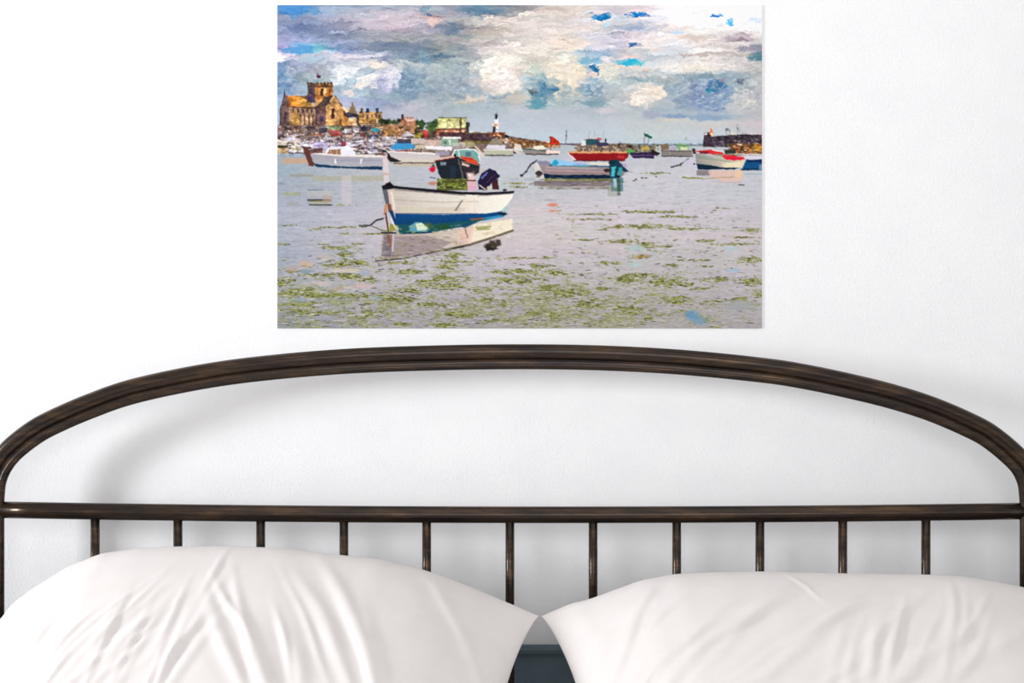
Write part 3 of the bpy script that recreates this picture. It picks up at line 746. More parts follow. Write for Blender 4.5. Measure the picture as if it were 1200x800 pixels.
    P.box(486,153,512,161,(84,66,56)); P.poly([(496,152),(501,152),(502,161),(496,161)],(226,60,70),.8); P.poly([(484,158),(496,154),(494,161),(484,161)],(190,180,70),.8)
    P.poly([(512,148),(505,147),(500,147),(512,138)],(92,112,84),.9)
    P.poly([(513.5,138),(546,138),(546,149.5),(511.5,149.5)],(206,206,138),1,(228,224,160)); P.line([(513,138),(546,138)],1,(110,104,76))
    P.poly([(501,148),(513,138.5),(513.5,146),(511,152),(503,155)],(70,92,50),.85)
    P.box(511.5,149.5,546,158,(170,104,78)); P.line([(511,149.8),(546,149.8)],.9,(240,236,180)); P.line([(511,151.2),(546,151.2)],.9,(92,50,40))
    for x in (522,531,535,541): P.box(x,152,x+3,155.5,(240,190,160),.9)
    P.box(538.5,139,541,158,(96,80,54)); P.box(515,155,546,160,(70,46,50),.9); P.box(545.5,143,550,157,(40,46,44),.9)
    P.poly([(540,158),(546,157),(578,156),(578,168),(540,166)],(76,56,62)); P.line([(546,156),(578,156)],1.4,(110,88,60)); P.poly([(545,164),(578,166),(578,168),(545,168)],(140,124,66),.9)
    P.line([(551,154.5),(566,154.5)],1.2,(240,240,226))
    # light tower on the quay
    P.box(577.5,148,580.5,162,(40,44,56)); P.box(580.5,147,584,157,(244,246,252)); P.box(577,144,585,148.2,(244,206,178)); P.box(579.5,139,583.5,144.5,(226,234,240)); P.sblob(581.5,136.5,2.2,2.4,(30,36,50))
    P.line([(581.5,131),(581.5,135)],.7,(120,124,136),.6); P.box(574,155,592,160,(150,84,50)); 
    for k in range(60):
        x=R.uniform(578,596); y=R.uniform(156,166); P.box(x,y,x+R.uniform(1,2.6),y+R.uniform(.8,2),[(236,170,110),(70,40,34),(226,206,180),(110,70,46)][R.randint(4)],.85)
    P.sblob(594,160,2,2,(34,36,48))
    P.poly([(597,162),(612,164),(640,166),(656,169),(656,173),(600,173)],(132,86,50))
    for k in range(150):
        x=R.uniform(597,656); y=R.uniform(163+(x-597)*.05,172); P.box(x,y,x+R.uniform(1,3),y+R.uniform(.6,1.5),[(206,140,84),(64,44,44),(236,216,190),(150,92,44),(90,110,60)][R.randint(5)],.85)
    P.poly([(644.5,160),(647,160),(656,167),(656,169),(645,169.5)],(226,58,32)); P.line([(645,160),(645,176)],.8,(150,40,30))
    P.line([(663.2,153),(663.2,168)],.9,(96,104,116))
    # quay fort on the right
    P.poly([(823,172),(825,158),(833,158),(833,160),(860,158),(893,158),(893,172),(858,172)],(62,52,62))
    for k in range(160):
        x=R.uniform(834,893); y=R.uniform(159,171); P.box(x,y,x+R.uniform(1,3.4),y+R.uniform(.7,2.2),[(34,28,36),(120,108,124),(92,70,66),(150,140,152),(70,60,84)][R.randint(5)],.6)
    P.line([(864,158),(893,158.5)],1.4,(56,40,50)); P.line([(864,156),(893,156)],1.6,(216,196,190),.7)
    P.box(824,155,829,158,(236,232,232)); P.box(829,155,832,158,(90,76,80)); P.poly([(831.5,158),(832.5,147),(834,152),(836.5,157),(836,159)],(222,110,50)); P.sblob(834.5,156.5,1.6,1.4,(255,226,190))
    for x,y0 in ((851,150),(855,151),(864,146),(866,150)): P.line([(x,y0),(x,158)],.8,(124,134,146),.7)
    P.box(851,150,854,153,(90,96,100),.7); P.sblob(858,157,1.6,1.4,(240,200,140))
    P.box(856,168,893,182,(120,72,50))
    for k in range(170):
        x=R.uniform(852,893); y=R.uniform(167,181); P.box(x,y,x+R.uniform(1,4),y+R.uniform(.7,2),[(60,60,40),(214,150,60),(150,84,54),(236,210,180),(96,110,50),(206,120,70)][R.randint(6)],.85)
    P.box(885,170,893,177,(226,160,40),.6); P.box(849,175,862,181,(60,58,50),.8)
    for (x, y, w_, h_, c) in [(333,149,8,3,(60,44,48)),(346,147,6,5,(96,60,54)),(360,148,10,3,(80,66,90)),(374,150,9,5,(40,36,56)),(398,149,6,4,(50,70,40)),(404,151,8,5,(226,220,228)),
        (414,150,6,5,(210,206,220)),(423,149,7,5,(46,42,66)),(452,152,12,3,(176,126,60)),(430,158,14,3,(60,60,90)),(448,160,14,4,(206,206,216)),(366,157,12,2,(150,80,50)),(388,156,12,3,(186,60,54)),
        (346,157,10,2,(226,206,200)),(326,160,26,2,(96,60,50)),(402,158,12,2.4,(230,190,170)),(420,157,8,4,(110,60,60)),(440,148,10,2,(226,180,130)),(466,160,16,2.4,(236,224,210))]:
        P.box(x, y, x + w_, y + h_, c, .8)
    for (x, y, w_) in [(328,161,24),(345,169,22),(372,167,16),(378,161,14),(402,168,16),(412,160,14),(424,170,20),(430,163,16),(446,167,14),(338,175,18),(420,176,22),(470,157,16)]:
        P.poly([(x, y), (x + w_, y + .6), (x + w_ - 1.5, y + 3.2), (x + 3, y + 3.4)], (236, 232, 240), .9, (176, 172, 188))
        P.line([(x + 2, y + 4), (x + w_ - 2, y + 4)], 1.1, (50, 42, 56), .85)
        P.poly([(x + w_ * .3, y), (x + w_ * .38, y - 2.6), (x + w_ * .66, y - 2.6), (x + w_ * .74, y)], (226, 224, 234), .85)
        P.line([(x + w_ * .4, y - 1.2), (x + w_ * .64, y - 1.2)], 1.1, (56, 66, 84), .8)
    # shore foot at the left edge
    P.box(325,164,352,170,(236,222,206),.8); P.box(325,170,348,173,(60,66,40),.9); P.box(325,173,337,180,(222,190,140),.9)
    P.box(325,180,372,184,(150,166,184),1)
    # rows of moored boats and clutter
    for k in range(420):
        x = R.uniform(336, 470); y = R.uniform(164, 180)
        if x < 356 and y > 178: continue
        P.line([(x,y),(x+R.uniform(1,7),y+R.uniform(-1,1.2))],R.uniform(.7,1.6),[(240,238,246),(224,220,230),(60,44,48),(146,134,176),(206,200,210),(236,214,200),(96,60,56)][R.randint(7)],.85)
    for k in range(26):
        x = R.uniform(338, 480); P.line([(x,R.uniform(158,166)),(x+R.uniform(-1,1),R.uniform(172,178))],.7,(206,206,214),.6)
    P.poly([(400,166),(406,166),(405,176),(400,176)],(180,50,90),.8); P.box(436,150,444,154,(40,170,176),.9); P.poly([(384,151),(398,151),(400,156),(386,156)],(200,90,90),.7); P.box(384,148,400,152,(140,190,130),.6)
    P.box(367,166,384,175,(150,136,186),.5); P.box(341,171,352,177,(196,190,150),.6)
    # weathered stone, slates and shadows: break the flat colours of the town up
    dm = np.clip(np.abs(P.img - sea_sky).sum(-1) * 8 - .3, 0, 1)
    dm = dm * np.clip((186 - P.Y) / 4, 0, 1)
    g1 = P.noise(3.4, 2.6, 3, .8); g2 = P.noise(7, 5, 2); g3 = P.noise(2.2, 1.8, 2)
    P.img *= 1 + ((g1 * 1.0 + g2 * .6) * dm)[..., None] * np.array([1, 1.05, 1.1])
    P.img += (g3 * .16 * dm)[..., None] * np.array([1, .7, .3])
    P.img = np.clip(P.img, 0, 1)
    # ---- left cabin boat
    P.box(326,184,368,193,(172,172,182),.6); P.box(332,186,362,191,(222,160,108),.45)
    P.poly([(354,171),(360,172),(368,186),(368,195),(362,194),(358,182)],(96,50,44),.95)
    P.poly([(363,178),(450,182),(449.5,194),(448,197.5),(372,196),(367,190)],(166,160,172),1,(178,180,186))
    P.poly([(367,191.5),(372,196),(448,199),(448.5,195),(400,195)],(22,56,88))
    P.box(390,187,447,189,(150,150,168),.6); P.box(392,186,394,192,(240,236,236)); P.box(422,186,424,192,(240,236,236))
    P.poly([(362,177),(380,179),(415,181),(449,182),(449,184.5),(400,183.4),(364,180.5)],(238,230,222))
    P.poly([(380,180),(384,173),(402,171.5),(409,170.5),(415,178),(416,182)],(238,238,250)); P.poly([(383.5,180),(386,175.5),(399,174.8),(399,181)],(160,112,80))
    P.box(416,177,424,179,(56,66,44),.9); P.poly([(404,172),(410,171),(412,176),(406,177)],(246,252,255)); P.poly([(360,176),(378,173),(378,179),(364,180)],(84,44,44),.8)
    for x in (388,394): P.line([(x,175),(x+.5,180)],.7,(232,226,232),.8)
    # ---- second white boat with blue tarpaulin
    P.poly([(452,176),(516,180),(514,190.5),(462,191),(456,184)],(196,192,198),1,(220,210,196)); P.line([(462,191),(512,191)],1.2,(60,46,34))
    P.line([(455,177.6),(500,179)],1.3,(250,236,236)); P.line([(463,176.6),(480,177)],1.1,(150,60,56)); P.line([(480,178.6),(514,180.4)],1.6,(250,240,232))
    P.poly([(458,172),(466,166),(485,168),(486,174),(466,175.4),(459,175)],(64,150,204)); P.box(466,163,482,168,(50,46,70),.8); P.box(482,162,498,169,(226,206,196),.8); P.box(486,170,500,174,(240,226,190),.7)
    P.poly([(447,175),(452,176),(459,184),(471,189),(460,190),(450,186)],(36,32,36)); P.poly([(449,178),(453,178),(456,190),(455,200),(449,200)],(206,190,196),.9); P.sblob(449.5,180,1.6,2,(150,80,70))
    P.box(460,191.5,508,194.5,(206,182,150),.6)
    # cabin boat behind
    P.box(498,164,520,171,(226,196,182),.8); P.poly([(517,162.5),(520,160),(539,160),(541,162.5)],(248,240,238)); P.poly([(518,162.5),(537,162.5),(536,171),(515,171)],(146,176,156)); P.box(526,163,528,170,(226,236,220)); P.box(520,165,524,168.5,(90,120,110))
    P.poly([(498,171),(530,171.5),(530,176),(500,175)],(248,240,246)); P.line([(498,175.6),(520,177)],1.6,(140,130,96)); P.box(510,177,527,182,(170,160,186),.8)
    P.box(541,166,556,172,(190,180,130),.7); P.box(530,167,545,174,(226,222,214),.5)
    # ---- dark trawler
    P.poly([(530,183),(532,175),(556,174.5),(561,180),(562,190),(540,186)],(120,170,160)); P.line([(530,182),(533,175.5),(556,175),(561,180),(562,188)],1.4,(244,244,250)); P.line([(537,176),(539,184)],1.2,(246,246,250)); P.line([(557,171),(565,183)],1.6,(236,214,190)); P.box(546,178,552,183,(70,90,120),.7)
    P.poly([(510,188.5),(535,183),(541,186),(562,192),(561.5,203),(556,206),(546,210),(518,210),(514,203)],(30,38,46))
    P.poly([(508,187),(534,181),(536,183.4),(512,189)],(232,190,176)); P.line([(510,189),(535,184)],1.3,(96,28,26)); P.poly([(538,183),(552,184),(560,190),(560,192.6),(547,190)],(220,76,42)); P.poly([(542,184),(552,185.5),(555,188)],(190,20,50))
    P.poly([(541,190),(551,193),(549,196),(541,194)],(226,196,180)); P.box(516,190,523,193.4,(130,140,150)); P.line([(537,187),(543,209)],1.8,(96,92,92)); P.poly([(541,195),(562,197),(560,204),(546,208)],(52,44,52)); P.sblob(533.5,182.5,1.2,1.6,(20,16,20)); P.line([(541,189),(562,193.6)],1.2,(150,100,76))
    P.box(528,195,534,208,(40,60,84),.5)
    P.sblob(507,198.2,3.6,3.8,(214,20,52)); P.sblob(507.5,194,1.2,1.6,(40,60,30)); P.line([(504,208),(510,208.6)],1,(40,60,80)); P.sblob(507,215,5,2.2,(206,120,90),.8)
    P.box(512,209,548,223,(92,96,50))
    for k in range(150):
        x=R.uniform(512,547); y=R.uniform(209,221); P.line([(x,y),(x+R.uniform(1,4),y+R.uniform(-.5,.5))],R.uniform(.6,1.4),[(150,160,60),(40,46,26),(112,124,40),(176,190,110),(60,60,40)][R.randint(5)],.85)
    P.sblob(552.5,206.5,5,4.6,(232,200,192)); P.line([(548,211.4),(557,211.4)],1.6,(110,40,36)); P.poly([(547,213),(558,213),(559,222),(549,223)],(226,180,180)); P.sblob(554,220,4,3.4,(226,168,206),.8)
    P.sblob(550.6,205,1.8,1.6,(250,230,222)); P.line([(559,204),(567,198)],1.4,(214,190,176))
    P.poly([(560,212),(564,203),(574,197),(581,200),(586,206),(580,212),(576,214),(570,223),(561,222)],(36,26,56)); P.poly([(563,208),(571,201),(572,203),(565,210)],(96,110,176)); P.poly([(576,213),(583,210),(585,222),(577,222)],(70,34,44)); P.line([(570,214),(580,205)],1,(84,62,60)); P.line([(562,217),(569,222)],1.6,(196,196,176)); P.sblob(573,220,2.4,2,(206,206,170))
    P.box(585,209,590,222,(196,206,206),.7); P.sblob(591,222.5,2.4,1.2,(40,40,44))
    # ---- small far hulls
    P.poly([(566,175),(601,175.5),(600,182),(570,182)],(190,190,166)); P.line([(567,175.4),(600,175.4)],1.4,(240,240,236)); P.line([(569,182),(601,182)],1.2,(56,60,52)); P.poly([(568,174),(572,169),(592,170),(592,175)],(226,220,232)); P.poly([(572,170),(578,162),(588,164),(590,170)],(150,140,120),.9); P.sblob(603,177.5,2,2,(80,50,50)); P.line([(560,174),(567,183)],1.5,(226,206,186)); P.line([(603,176),(610,181)],2,(232,200,190))
    P.poly([(612,174),(656,176),(655,179.5),(650,181),(616,181)],(150,140,136)); P.line([(616,181),(654,180.6)],1.1,(50,36,42)); P.poly([(640,176),(656,176),(656,180),(640,180)],(250,222,214)); P.line([(612,174),(640,177)],1.6,(70,90,80)); P.poly([(624,174),(628,170.5),(637,170.5),(641,174.5),(630,176)],(244,236,214)); P.poly([(602,168),(610,169),(612,177),(603,176)],(240,228,216),.9)
    # ---- red boat
    P.poly([(666,178.5),(737,179),(735.5,185),(731,188.6),(676,188.6)],(146,24,30)); P.line([(672,188.4),(732,188.4)],1,(70,20,30)); P.poly([(665,177),(680,176),(736,177),(737,179.6),(670,179.6)],(232,170,120)); P.sblob(728,184,4,2,(216,70,70),.7); P.poly([(664,178),(667,179),(675,188),(672,188)],(236,216,210))
    P.box(676,168,738,177,(126,104,84),.95)
    for k in range(200):
        x=R.uniform(673,740); y=R.uniform(168,177); P.box(x,y,x+R.uniform(.8,2.6),y+R.uniform(.7,2),[(60,46,46),(232,206,180),(176,140,100),(206,186,170),(96,80,70),(90,90,110)][R.randint(6)],.85)
    P.poly([(684,163),(703,163),(703,169),(688,170)],(44,84,92)); P.box(681,164,687,170,(232,232,228)); P.line([(687,162.5),(704,162)],1.2,(236,200,180)); P.sblob(702,163,2.4,1.6,(196,80,90)); P.poly([(698,166),(712,167),(714,171),(700,171)],(66,56,84)); P.sblob(710,164.5,1.2,2,(36,34,44)); P.sblob(726,170,2,3.4,(50,40,40),.8)
    for x in (690.5,697,707.5,664): P.line([(x,152.5),(x,163)],.8,(146,154,166),.6)
    # ---- small craft between
    P.box(736,170,768,180,(112,108,84),.85)
    for k in range(130):
        x=R.uniform(733,772); y=R.uniform(168,180); P.box(x,y,x+R.uniform(.8,2.8),y+R.uniform(.6,1.8),[(46,40,40),(214,206,180),(120,124,70),(90,80,96),(206,180,120)][R.randint(5)],.85)
    P.poly([(734,176),(742,176),(742,180),(738,181)],(84,180,90)); P.poly([(738,179),(768,178),(766,185.6),(742,185)],(52,36,72)); P.line([(742,182),(766,182)],.8,(140,120,170),.7); P.poly([(764,175),(774,180),(770,182.6),(762,179)],(44,34,40)); P.box(752,172,760,176,(206,180,70),.8)
    P.poly([(754.5,156),(759,157.5),(764,160.5),(763,162.5),(755,159.5)],(16,92,66)); P.line([(755,156),(755,172)],.8,(130,120,126)); P.line([(759.5,162),(759.5,172)],.8,(140,130,136)); P.sblob(738.5,172,2.6,2,(40,36,30),.9)
    P.poly([(774,169),(783,168),(784,175),(775,176)],(130,108,80)); P.poly([(775,177),(811,177),(813,182),(776,183)],(136,130,126)); P.line([(775,176.8),(811,176.8)],1,(70,56,46)); P.line([(776,183),(812,183.2)],1.1,(60,44,44)); P.poly([(792,172),(796,167),(806,169),(808,175),(795,175.6)],(130,180,120)); P.box(797,172,806,175.6,(232,236,190),.9); P.line([(811,177),(813,182)],1.1,(240,220,200)); P.poly([(811,173),(815,175),(816,181),(812,180)],(48,42,44)); P.sblob(804,162.5,2,1.4,(150,170,160),.7); P.line([(785,178),(785,182)],.8,(200,190,180),.6)
    P.poly([(784,173),(792,172),(793,176),(785,176)],(176,166,190),.8); P.line([(784,170.4),(822,170.8)],1,(90,106,116),.8)
    P.line([(787,196),(797,193),(807,186)],1.5,(40,40,40)); P.poly([(801,189),(812,184),(817,196),(815,200),(801,199)],(208,206,216),.9); P.sblob(797,194.4,2.4,1,(120,120,80),.8); P.sblob(813.5,191.5,1.4,1,(50,54,70))
    # ---- red and white boat on the right
    P.poly([(815,179.5),(834,183),(850,186),(873.5,186.5),(872,192),(868,196.5),(845,198),(818,198),(816,192)],(150,152,146),1,(240,226,196),'x')
    P.poly([(845,191),(870,190),(868,196),(848,197)],(250,240,196),.7); P.line([(818,184),(858,190)],.9,(120,150,120),.7); P.line([(818,187),(850,192)],.9,(206,176,160),.7)
    P.poly([(816,191.5),(830,193),(845,196),(868,196.6),(860,198.4),(818,199)],(14,40,62)); P.poly([(813,177),(834,175),(853,181),(873,184.5),(873,187),(860,188),(851,187),(845,183),(833,181),(830,180)],(224,50,54)); P.poly([(838,180),(848,181.6),(846,184),(838,182.4)],(150,150,120)); P.poly([(852,183.6),(873,185),(868,188),(852,187)],(236,26,70),.9)
    P.line([(834,175.4),(846,177.6)],1.3,(250,236,236)); P.poly([(818,177),(832,177.6),(830,180.6),(820,180)],(132,30,52)); P.line([(848,180),(893,181.4)],1.6,(226,222,226)); P.box(849,176,862,180.4,(46,58,48),.9)
    P.poly([(874,187),(893,187),(893,199.4),(869,199)],(18,82,134)); P.poly([(876,187),(893,187),(893,190),(876,190)],(14,40,82)); P.box(868,197,893,199.6,(10,46,74),.8); P.poly([(889,193),(893,192),(893,199),(890,199)],(160,170,180),.7); P.line([(874,184.8),(893,184.4)],3.2,(226,222,240))
    P.poly([(816,199.5),(834,200),(833,206),(816,205)],(140,132,136)); P.poly([(830,200),(871,199.5),(869,212),(846,212),(832,207)],(232,196,182),.85); P.box(862,200,870,208,(246,206,170),.8); P.line([(800,208),(823,209)],1.6,(130,134,50),.9); P.line([(823,209.5),(860,207)],1.2,(176,150,96),.7); P.line([(866,216.6),(872,216.8)],1.2,(60,52,60)); P.line([(840,213),(868,213.4)],1,(226,160,140),.6); P.line([(872,204),(893,204)],1,(140,160,176),.7)
    # ---- grey boat in the middle distance
    P.poly([(628,189),(645,190),(650,194),(733,197),(731,205),(726,209),(639,208),(634,200)],(166,152,156),1,(140,124,126)); P.line([(640,199.4),(722,202)],1,(220,166,170),.8); P.line([(640,196),(700,197.6)],.9,(196,190,190),.8)
    P.poly([(636,203),(650,205),(728,205),(726,209.6),(638,209)],(10,32,60)); P.line([(644,193.4),(728,195.6)],1.4,(10,60,96)); P.poly([(643,191.5),(650,186),(662,188.5),(676,191),(690,192.6),(690,194.4),(648,194)],(150,206,244)); P.poly([(645,193),(651,187),(655,190),(652,194)],(40,160,190)); P.poly([(672,190),(690,193),(676,194.4)],(160,176,236)); P.line([(672,194),(690,194.6)],1.3,(50,170,150)); P.poly([(690,189.5),(714,190.5),(716,194),(690,192.6)],(226,222,212)); P.poly([(628,188),(640,188),(646,192),(632,193)],(130,130,160),.8)
    P.poly([(626,191),(630,190),(638,207),(634,209),(627,209)],(222,216,208)); P.sblob(631,204,3.6,3,(60,52,56)); P.line([(611,206),(617,200),(622,193),(628,187.5)],1.5,(44,42,54)); P.sblob(611.5,205.4,2,1.4,(30,34,36))
    P.poly([(714,189),(721,186),(726,190),(736,201),(733,202),(725,198),(722,208),(715,208)],(20,60,80)); P.poly([(717,196),(722,195),(720,207),(716,206)],(80,190,196)); P.poly([(725,196),(729,196),(728,206),(724,206)],(60,160,166)); P.sblob(717,190,3,2,(16,40,52)); P.sblob(711,200,3.6,2,(52,36,40)); P.line([(726,191),(736,201)],1.6,(30,50,76)); P.poly([(728,191),(734,192),(735,196),(730,195)],(176,150,200),.6)
    P.box(638,209,726,213,(120,124,64),.9); P.box(626,212,716,218,(120,104,112),.85); P.box(640,216,714,222,(150,136,140),.5)
    for k in range(80):
        x=R.uniform(628,714); y=R.uniform(209,222); P.line([(x,y),(x+R.uniform(2,9),y)],R.uniform(.5,1.1),[(150,150,80),(90,80,84),(196,186,190),(80,84,50)][R.randint(4)],.6)
    P.box(716,208,730,224,(50,110,120),.7); P.box(719,209,723,220,(196,220,236),.8); P.box(723,210,727,229,(50,76,56),.7); P.box(712,218,724,230,(130,130,110),.35)
    for (x,y) in ((745,210),(752,208),(757,208.6),(769,206.4),(743,211.6)): P.sblob(x,y,1.6,.9,(50,54,60),.9)
    # ---- the white skiff in front
    P.poly([(455,219),(500,222),(550,227),(602,225.5),(600,232),(594,240),(588,246),(575,250),(520,252),(463,251),(459,236)],(206,196,186),1,(255,250,236),'x')
    P.poly([(458,219),(470,220),(500,250),(463,251)],(196,180,170),.25); P.line([(462,234),(520,237),(560,236)],1.1,(176,160,146),.6); P.line([(462,241),(540,243)],.9,(222,214,204),.8); P.line([(460,228),(540,232)],.9,(228,216,204),.7); P.poly([(470,242),(540,243),(540,249),(470,248)],(214,208,180),.5); P.poly([(500,243),(545,243),(545,248),(500,248)],(216,194,184),.5)
    P.poly([(541,234),(543,234),(535,247),(532,247)],(150,136,120)); P.line([(545,232),(550,250)],2.4,(246,216,176),.5); P.line([(556,233),(556,250)],2.4,(246,206,176),.4)
    P.poly([(461,250.5),(520,251.5),(570,250),(592,247),(594,251),(580,255),(555,259),(500,264),(464,264.5)],(10,76,140),1,(16,62,104)); P.line([(461,250.4),(560,250.4)],1.2,(30,50,100),.7); P.poly([(560,256),(580,253),(594,250),(590,254),(566,259)],(60,150,196)); P.poly([(590,244),(596,240),(593,249),(588,249)],(170,206,206),.9); P.sblob(588,250.5,5,2,(24,34,50))
    P.poly([(466,263),(500,263),(556,258),(575,255),(540,266),(505,272),(468,274)],(24,84,92)); P.sblob(520,266,9,4,(36,80,56)); P.sblob(502,264,5,3,(90,106,60),.8); P.line([(552,257),(566,256)],1.8,(150,90,50)); P.line([(505,272),(470,274)],1.8,(14,56,90)); P.poly([(535,264),(560,260),(545,267)],(20,70,100),.9)
    P.poly([(447,218),(452,215.6),(458,217),(470,218.4),(500,221),(540,224.6),(570,225.4),(603,223.6),(602,226.4),(570,228.6),(540,227.8),(500,224.6),(462,221),(449,223)],(28,26,36)); P.line([(462,222.4),(510,226),(545,229)],1,(112,100,96),.8); P.line([(560,229.6),(600,227)],1.2,(140,130,120),.6); P.poly([(452,215),(457,213),(462,218),(452,219)],(18,14,20))
    P.poly([(448,222),(454,222),(457,239),(452,239)],(96,96,108)); P.poly([(454,222),(458,222),(462,240),(464,262),(458,250)],(216,190,180)); P.poly([(451,239),(454,239),(453,252),(449,252)],(196,140,110)); P.poly([(454,239),(458,239),(460,250),(455,248)],(120,76,52)); P.poly([(456,247),(460,246),(466,264),(463,264)],(16,60,110)); P.poly([(457,225),(460,224),(464,246),(461,246)],(240,226,216),.8)
    P.poly([(448,182),(453,182),(456,201),(455,214),(450,214)],(226,212,214),.8); P.line([(449,204),(455,204)],2,(206,160,130),.6)
    P.line([(421,264.6),(434,264),(441,258),(452,255)],1.7,(34,32,38)); P.sblob(427,264.6,5,1.6,(46,54,34)); P.line([(436,265),(448,270),(460,272)],1.3,(96,116,60)); P.poly([(449,252),(455,250),(457,266),(452,270)],(206,196,196),.8); P.line([(452,250),(455,270)],1.8,(90,50,40)); P.poly([(457,262),(466,264),(464,270),(456,271)],(150,150,60)); P.line([(458,256),(464,268)],1.3,(240,240,240)); P.line([(447,272.6),(464,273)],1.8,(40,36,44))
    P.poly([(479,272),(481,264),(487,260),(494,260.4),(499,264),(504,269),(500,271),(490,272.6)],(92,160,176)); P.poly([(487,262),(494,261),(500,266),(502,269),(489,270)],(222,232,206)); P.line([(480,272.6),(500,272.4)],1.6,(10,50,84))
    for k in range(80):
        x=R.uniform(463,510); y=R.uniform(264,290); P.line([(x,y),(x+R.uniform(1,5),y+R.uniform(-.4,.6))],R.uniform(.6,1.5),[(150,160,60),(60,70,40),(176,186,90),(206,196,170)][R.randint(4)],.55)
    # reflection of the skiff
    P.poly([(448,274),(500,274),(540,268),(575,260),(600,256),(601,270),(580,278),(552,287),(515,295),(470,301),(446,302)],(176,160,152),.8,(240,226,198),'x')
    P.poly([(555,263),(601,257),(600,269),(560,282),(548,284)],(250,240,214),.8); P.poly([(536,270),(556,266),(552,284),(536,288)],(240,200,186),.7); P.line([(545,268),(548,278)],1.6,(110,96,70),.7); P.poly([(450,278),(500,276),(530,284),(500,298),(450,302)],(150,134,138),.7); P.poly([(556,266),(576,264),(574,269),(560,270)],(130,136,60),.7)
    P.line([(601,270),(575,279),(550,287),(520,293),(500,297)],2.6,(96,86,66),.9); P.line([(500,297),(470,303),(440,306)],1.6,(60,54,56),.8); P.line([(548,287),(522,293)],2.2,(60,50,46),.8)
    P.sblob(577,287,8,4.4,(66,60,46)); P.sblob(574,291,5,3,(44,38,34)); P.sblob(584,284,3,4,(70,64,60)); P.poly([(450,275),(460,275),(458,300),(447,300)],(112,104,116),.7); P.line([(455,276),(457,288)],3,(150,80,50),.8); P.line([(461,275),(460,294)],2,(222,206,206),.8)
    for k in range(200):
        x=R.uniform(446,545); y=R.uniform(277,303); P.line([(x,y),(x+R.uniform(1,6),y+R.uniform(-.4,.4))],R.uniform(.5,1.1),[(150,150,80),(80,72,76),(206,196,200),(176,160,160),(110,110,60)][R.randint(5)],.55)
    for k in range(60):
        x=R.uniform(520,600); y=R.uniform(262,280); P.line([(x,y),(x+R.uniform(1,6),y)],R.uniform(.4,.9),[(176,160,110),(255,250,236),(206,150,130)][R.randint(3)],.5)
    for k in range(520):
        y = 292 + 92 * R.rand(); x = R.uniform(326, 892)
        P.line([(x, y), (x + R.uniform(2, 9), y + R.uniform(-.5, .5))], R.uniform(.6, 1.6), [(196, 188, 204), (206, 196, 198), (214, 206, 196), (176, 168, 186)][R.randint(4)], R.uniform(.3, .75))
    # calm light strokes over the water in front
    for k in range(420):
        y = R.uniform(205, 300); x = R.uniform(325, 440) if R.rand() < .35 else R.uniform(606, 893)
        P.line([(x, y), (x + R.uniform(3, 16), y + R.uniform(-.4, .4))], R.uniform(.4, .9), [(140, 146, 158), (224, 220, 228), (170, 168, 150)][R.randint(3)], R.uniform(.2, .5))
    # hand-held softness of edges
    k = np.clip((P.Y - 84) / 4, 0, 1) * np.clip((310 - P.Y) / 10, 0, 1) * np.clip((222 - P.Y) / 12, .3, 1) * .85
    P.warp(P.noise(4.5, 3.5, 3, .7) * 3.0 * k, P.noise(4.5, 3.5, 3, .7) * 2.2 * k)
    # soften the crowded shore as a lens would
    b = P.img.copy()
    b[1:-1, 1:-1] = (P.img[:-2, 1:-1] + P.img[2:, 1:-1] + P.img[1:-1, :-2] + P.img[1:-1, 2:] + 3 * P.img[1:-1, 1:-1]) / 7
    m = (np.clip((P.Y - 84) / 3, 0, 1) * np.clip((300 - P.Y) / 6, 0, 1))[..., None]
    P.img = P.img * (1 - m) + b * m
    # crisp it up a little, the way a strongly sharpened print looks
    b = P.img.copy()
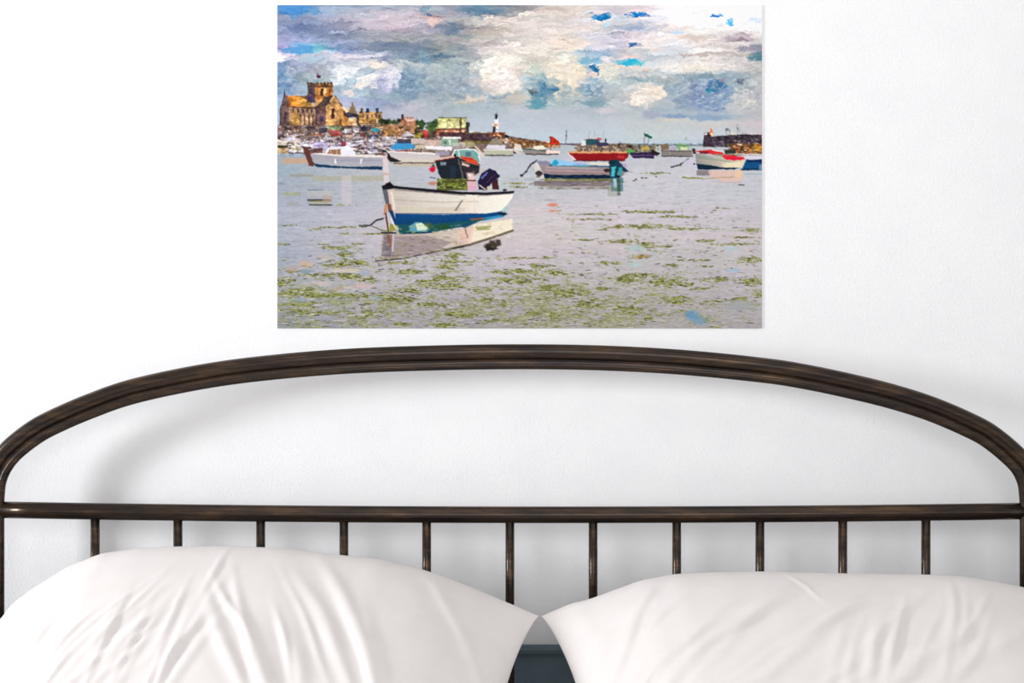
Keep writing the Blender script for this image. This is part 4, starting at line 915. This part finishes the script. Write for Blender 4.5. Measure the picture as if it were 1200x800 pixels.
    for k in range(2):
        b[1:-1, 1:-1] = (b[:-2, 1:-1] + b[2:, 1:-1] + b[1:-1, :-2] + b[1:-1, 2:] + 2 * b[1:-1, 1:-1]) / 6
    P.img = P.img + (P.img - b) * .55
    P.img += (P.noise(2.2, 1.6, 1) * .035)[..., None]
    return np.clip(P.img, 0, 1)

# ================================================================ the poster
PD = -CAMY - .0022                               # camera distance of the printed face
LIGHT = 1.0                                      # albedo scale of the ink
poster = empty('harbour_poster', (0, 0, 0))
c0 = px(PX0, PY1, PD); c1 = px(PX1, PY0, PD)
poster.location = ((c0.x + c1.x) / 2, 0, c0.z)
tag(poster, 'unframed colour photo print of boats in a harbour, on the white wall above the bed', 'poster')
bm = bmesh.new(); box(bm, c0.x, c1.x, -.0020, -.0002, c0.z, c1.z)
obj('backing_sheet', bm, M_paper, poster, False)

ink = paint_harbour()
ink = np.where(ink <= .04045, ink / 12.92, ((ink + .055) / 1.055) ** 2.4)
ink = np.clip(ink * .79, 0, .92)
h, w, _ = ink.shape
xs = np.linspace(c0.x, c1.x, w); zs = np.linspace(c1.z, c0.z, h)
XX, ZZ = np.meshgrid(xs, zs)
co = np.stack([XX, np.full_like(XX, -.0022), ZZ], -1).reshape(-1, 3) - np.array(poster.location)
ii, jj = np.meshgrid(np.arange(h - 1), np.arange(w - 1), indexing='ij')
a0 = (ii * w + jj).ravel()
quads = np.stack([a0, a0 + w, a0 + w + 1, a0 + 1], -1).astype(np.int32)
me = bpy.data.meshes.new('printed_picture')
me.vertices.add(len(co)); me.vertices.foreach_set('co', co.astype(np.float32).ravel())
me.loops.add(quads.size); me.loops.foreach_set('vertex_index', quads.ravel())
me.polygons.add(len(quads))
me.polygons.foreach_set('loop_start', np.arange(0, quads.size, 4, dtype=np.int32))
me.polygons.foreach_set('loop_total', np.full(len(quads), 4, dtype=np.int32))
me.update(calc_edges=True)
at = me.color_attributes.new('ink', 'FLOAT_COLOR', 'POINT')
at.data.foreach_set('color', np.concatenate([ink.reshape(-1, 3), np.ones((h * w, 1))], -1).astype(np.float32).ravel())
me.materials.append(M_print)
o = bpy.data.objects.new('printed_picture', me); col.objects.link(o); o.parent = poster
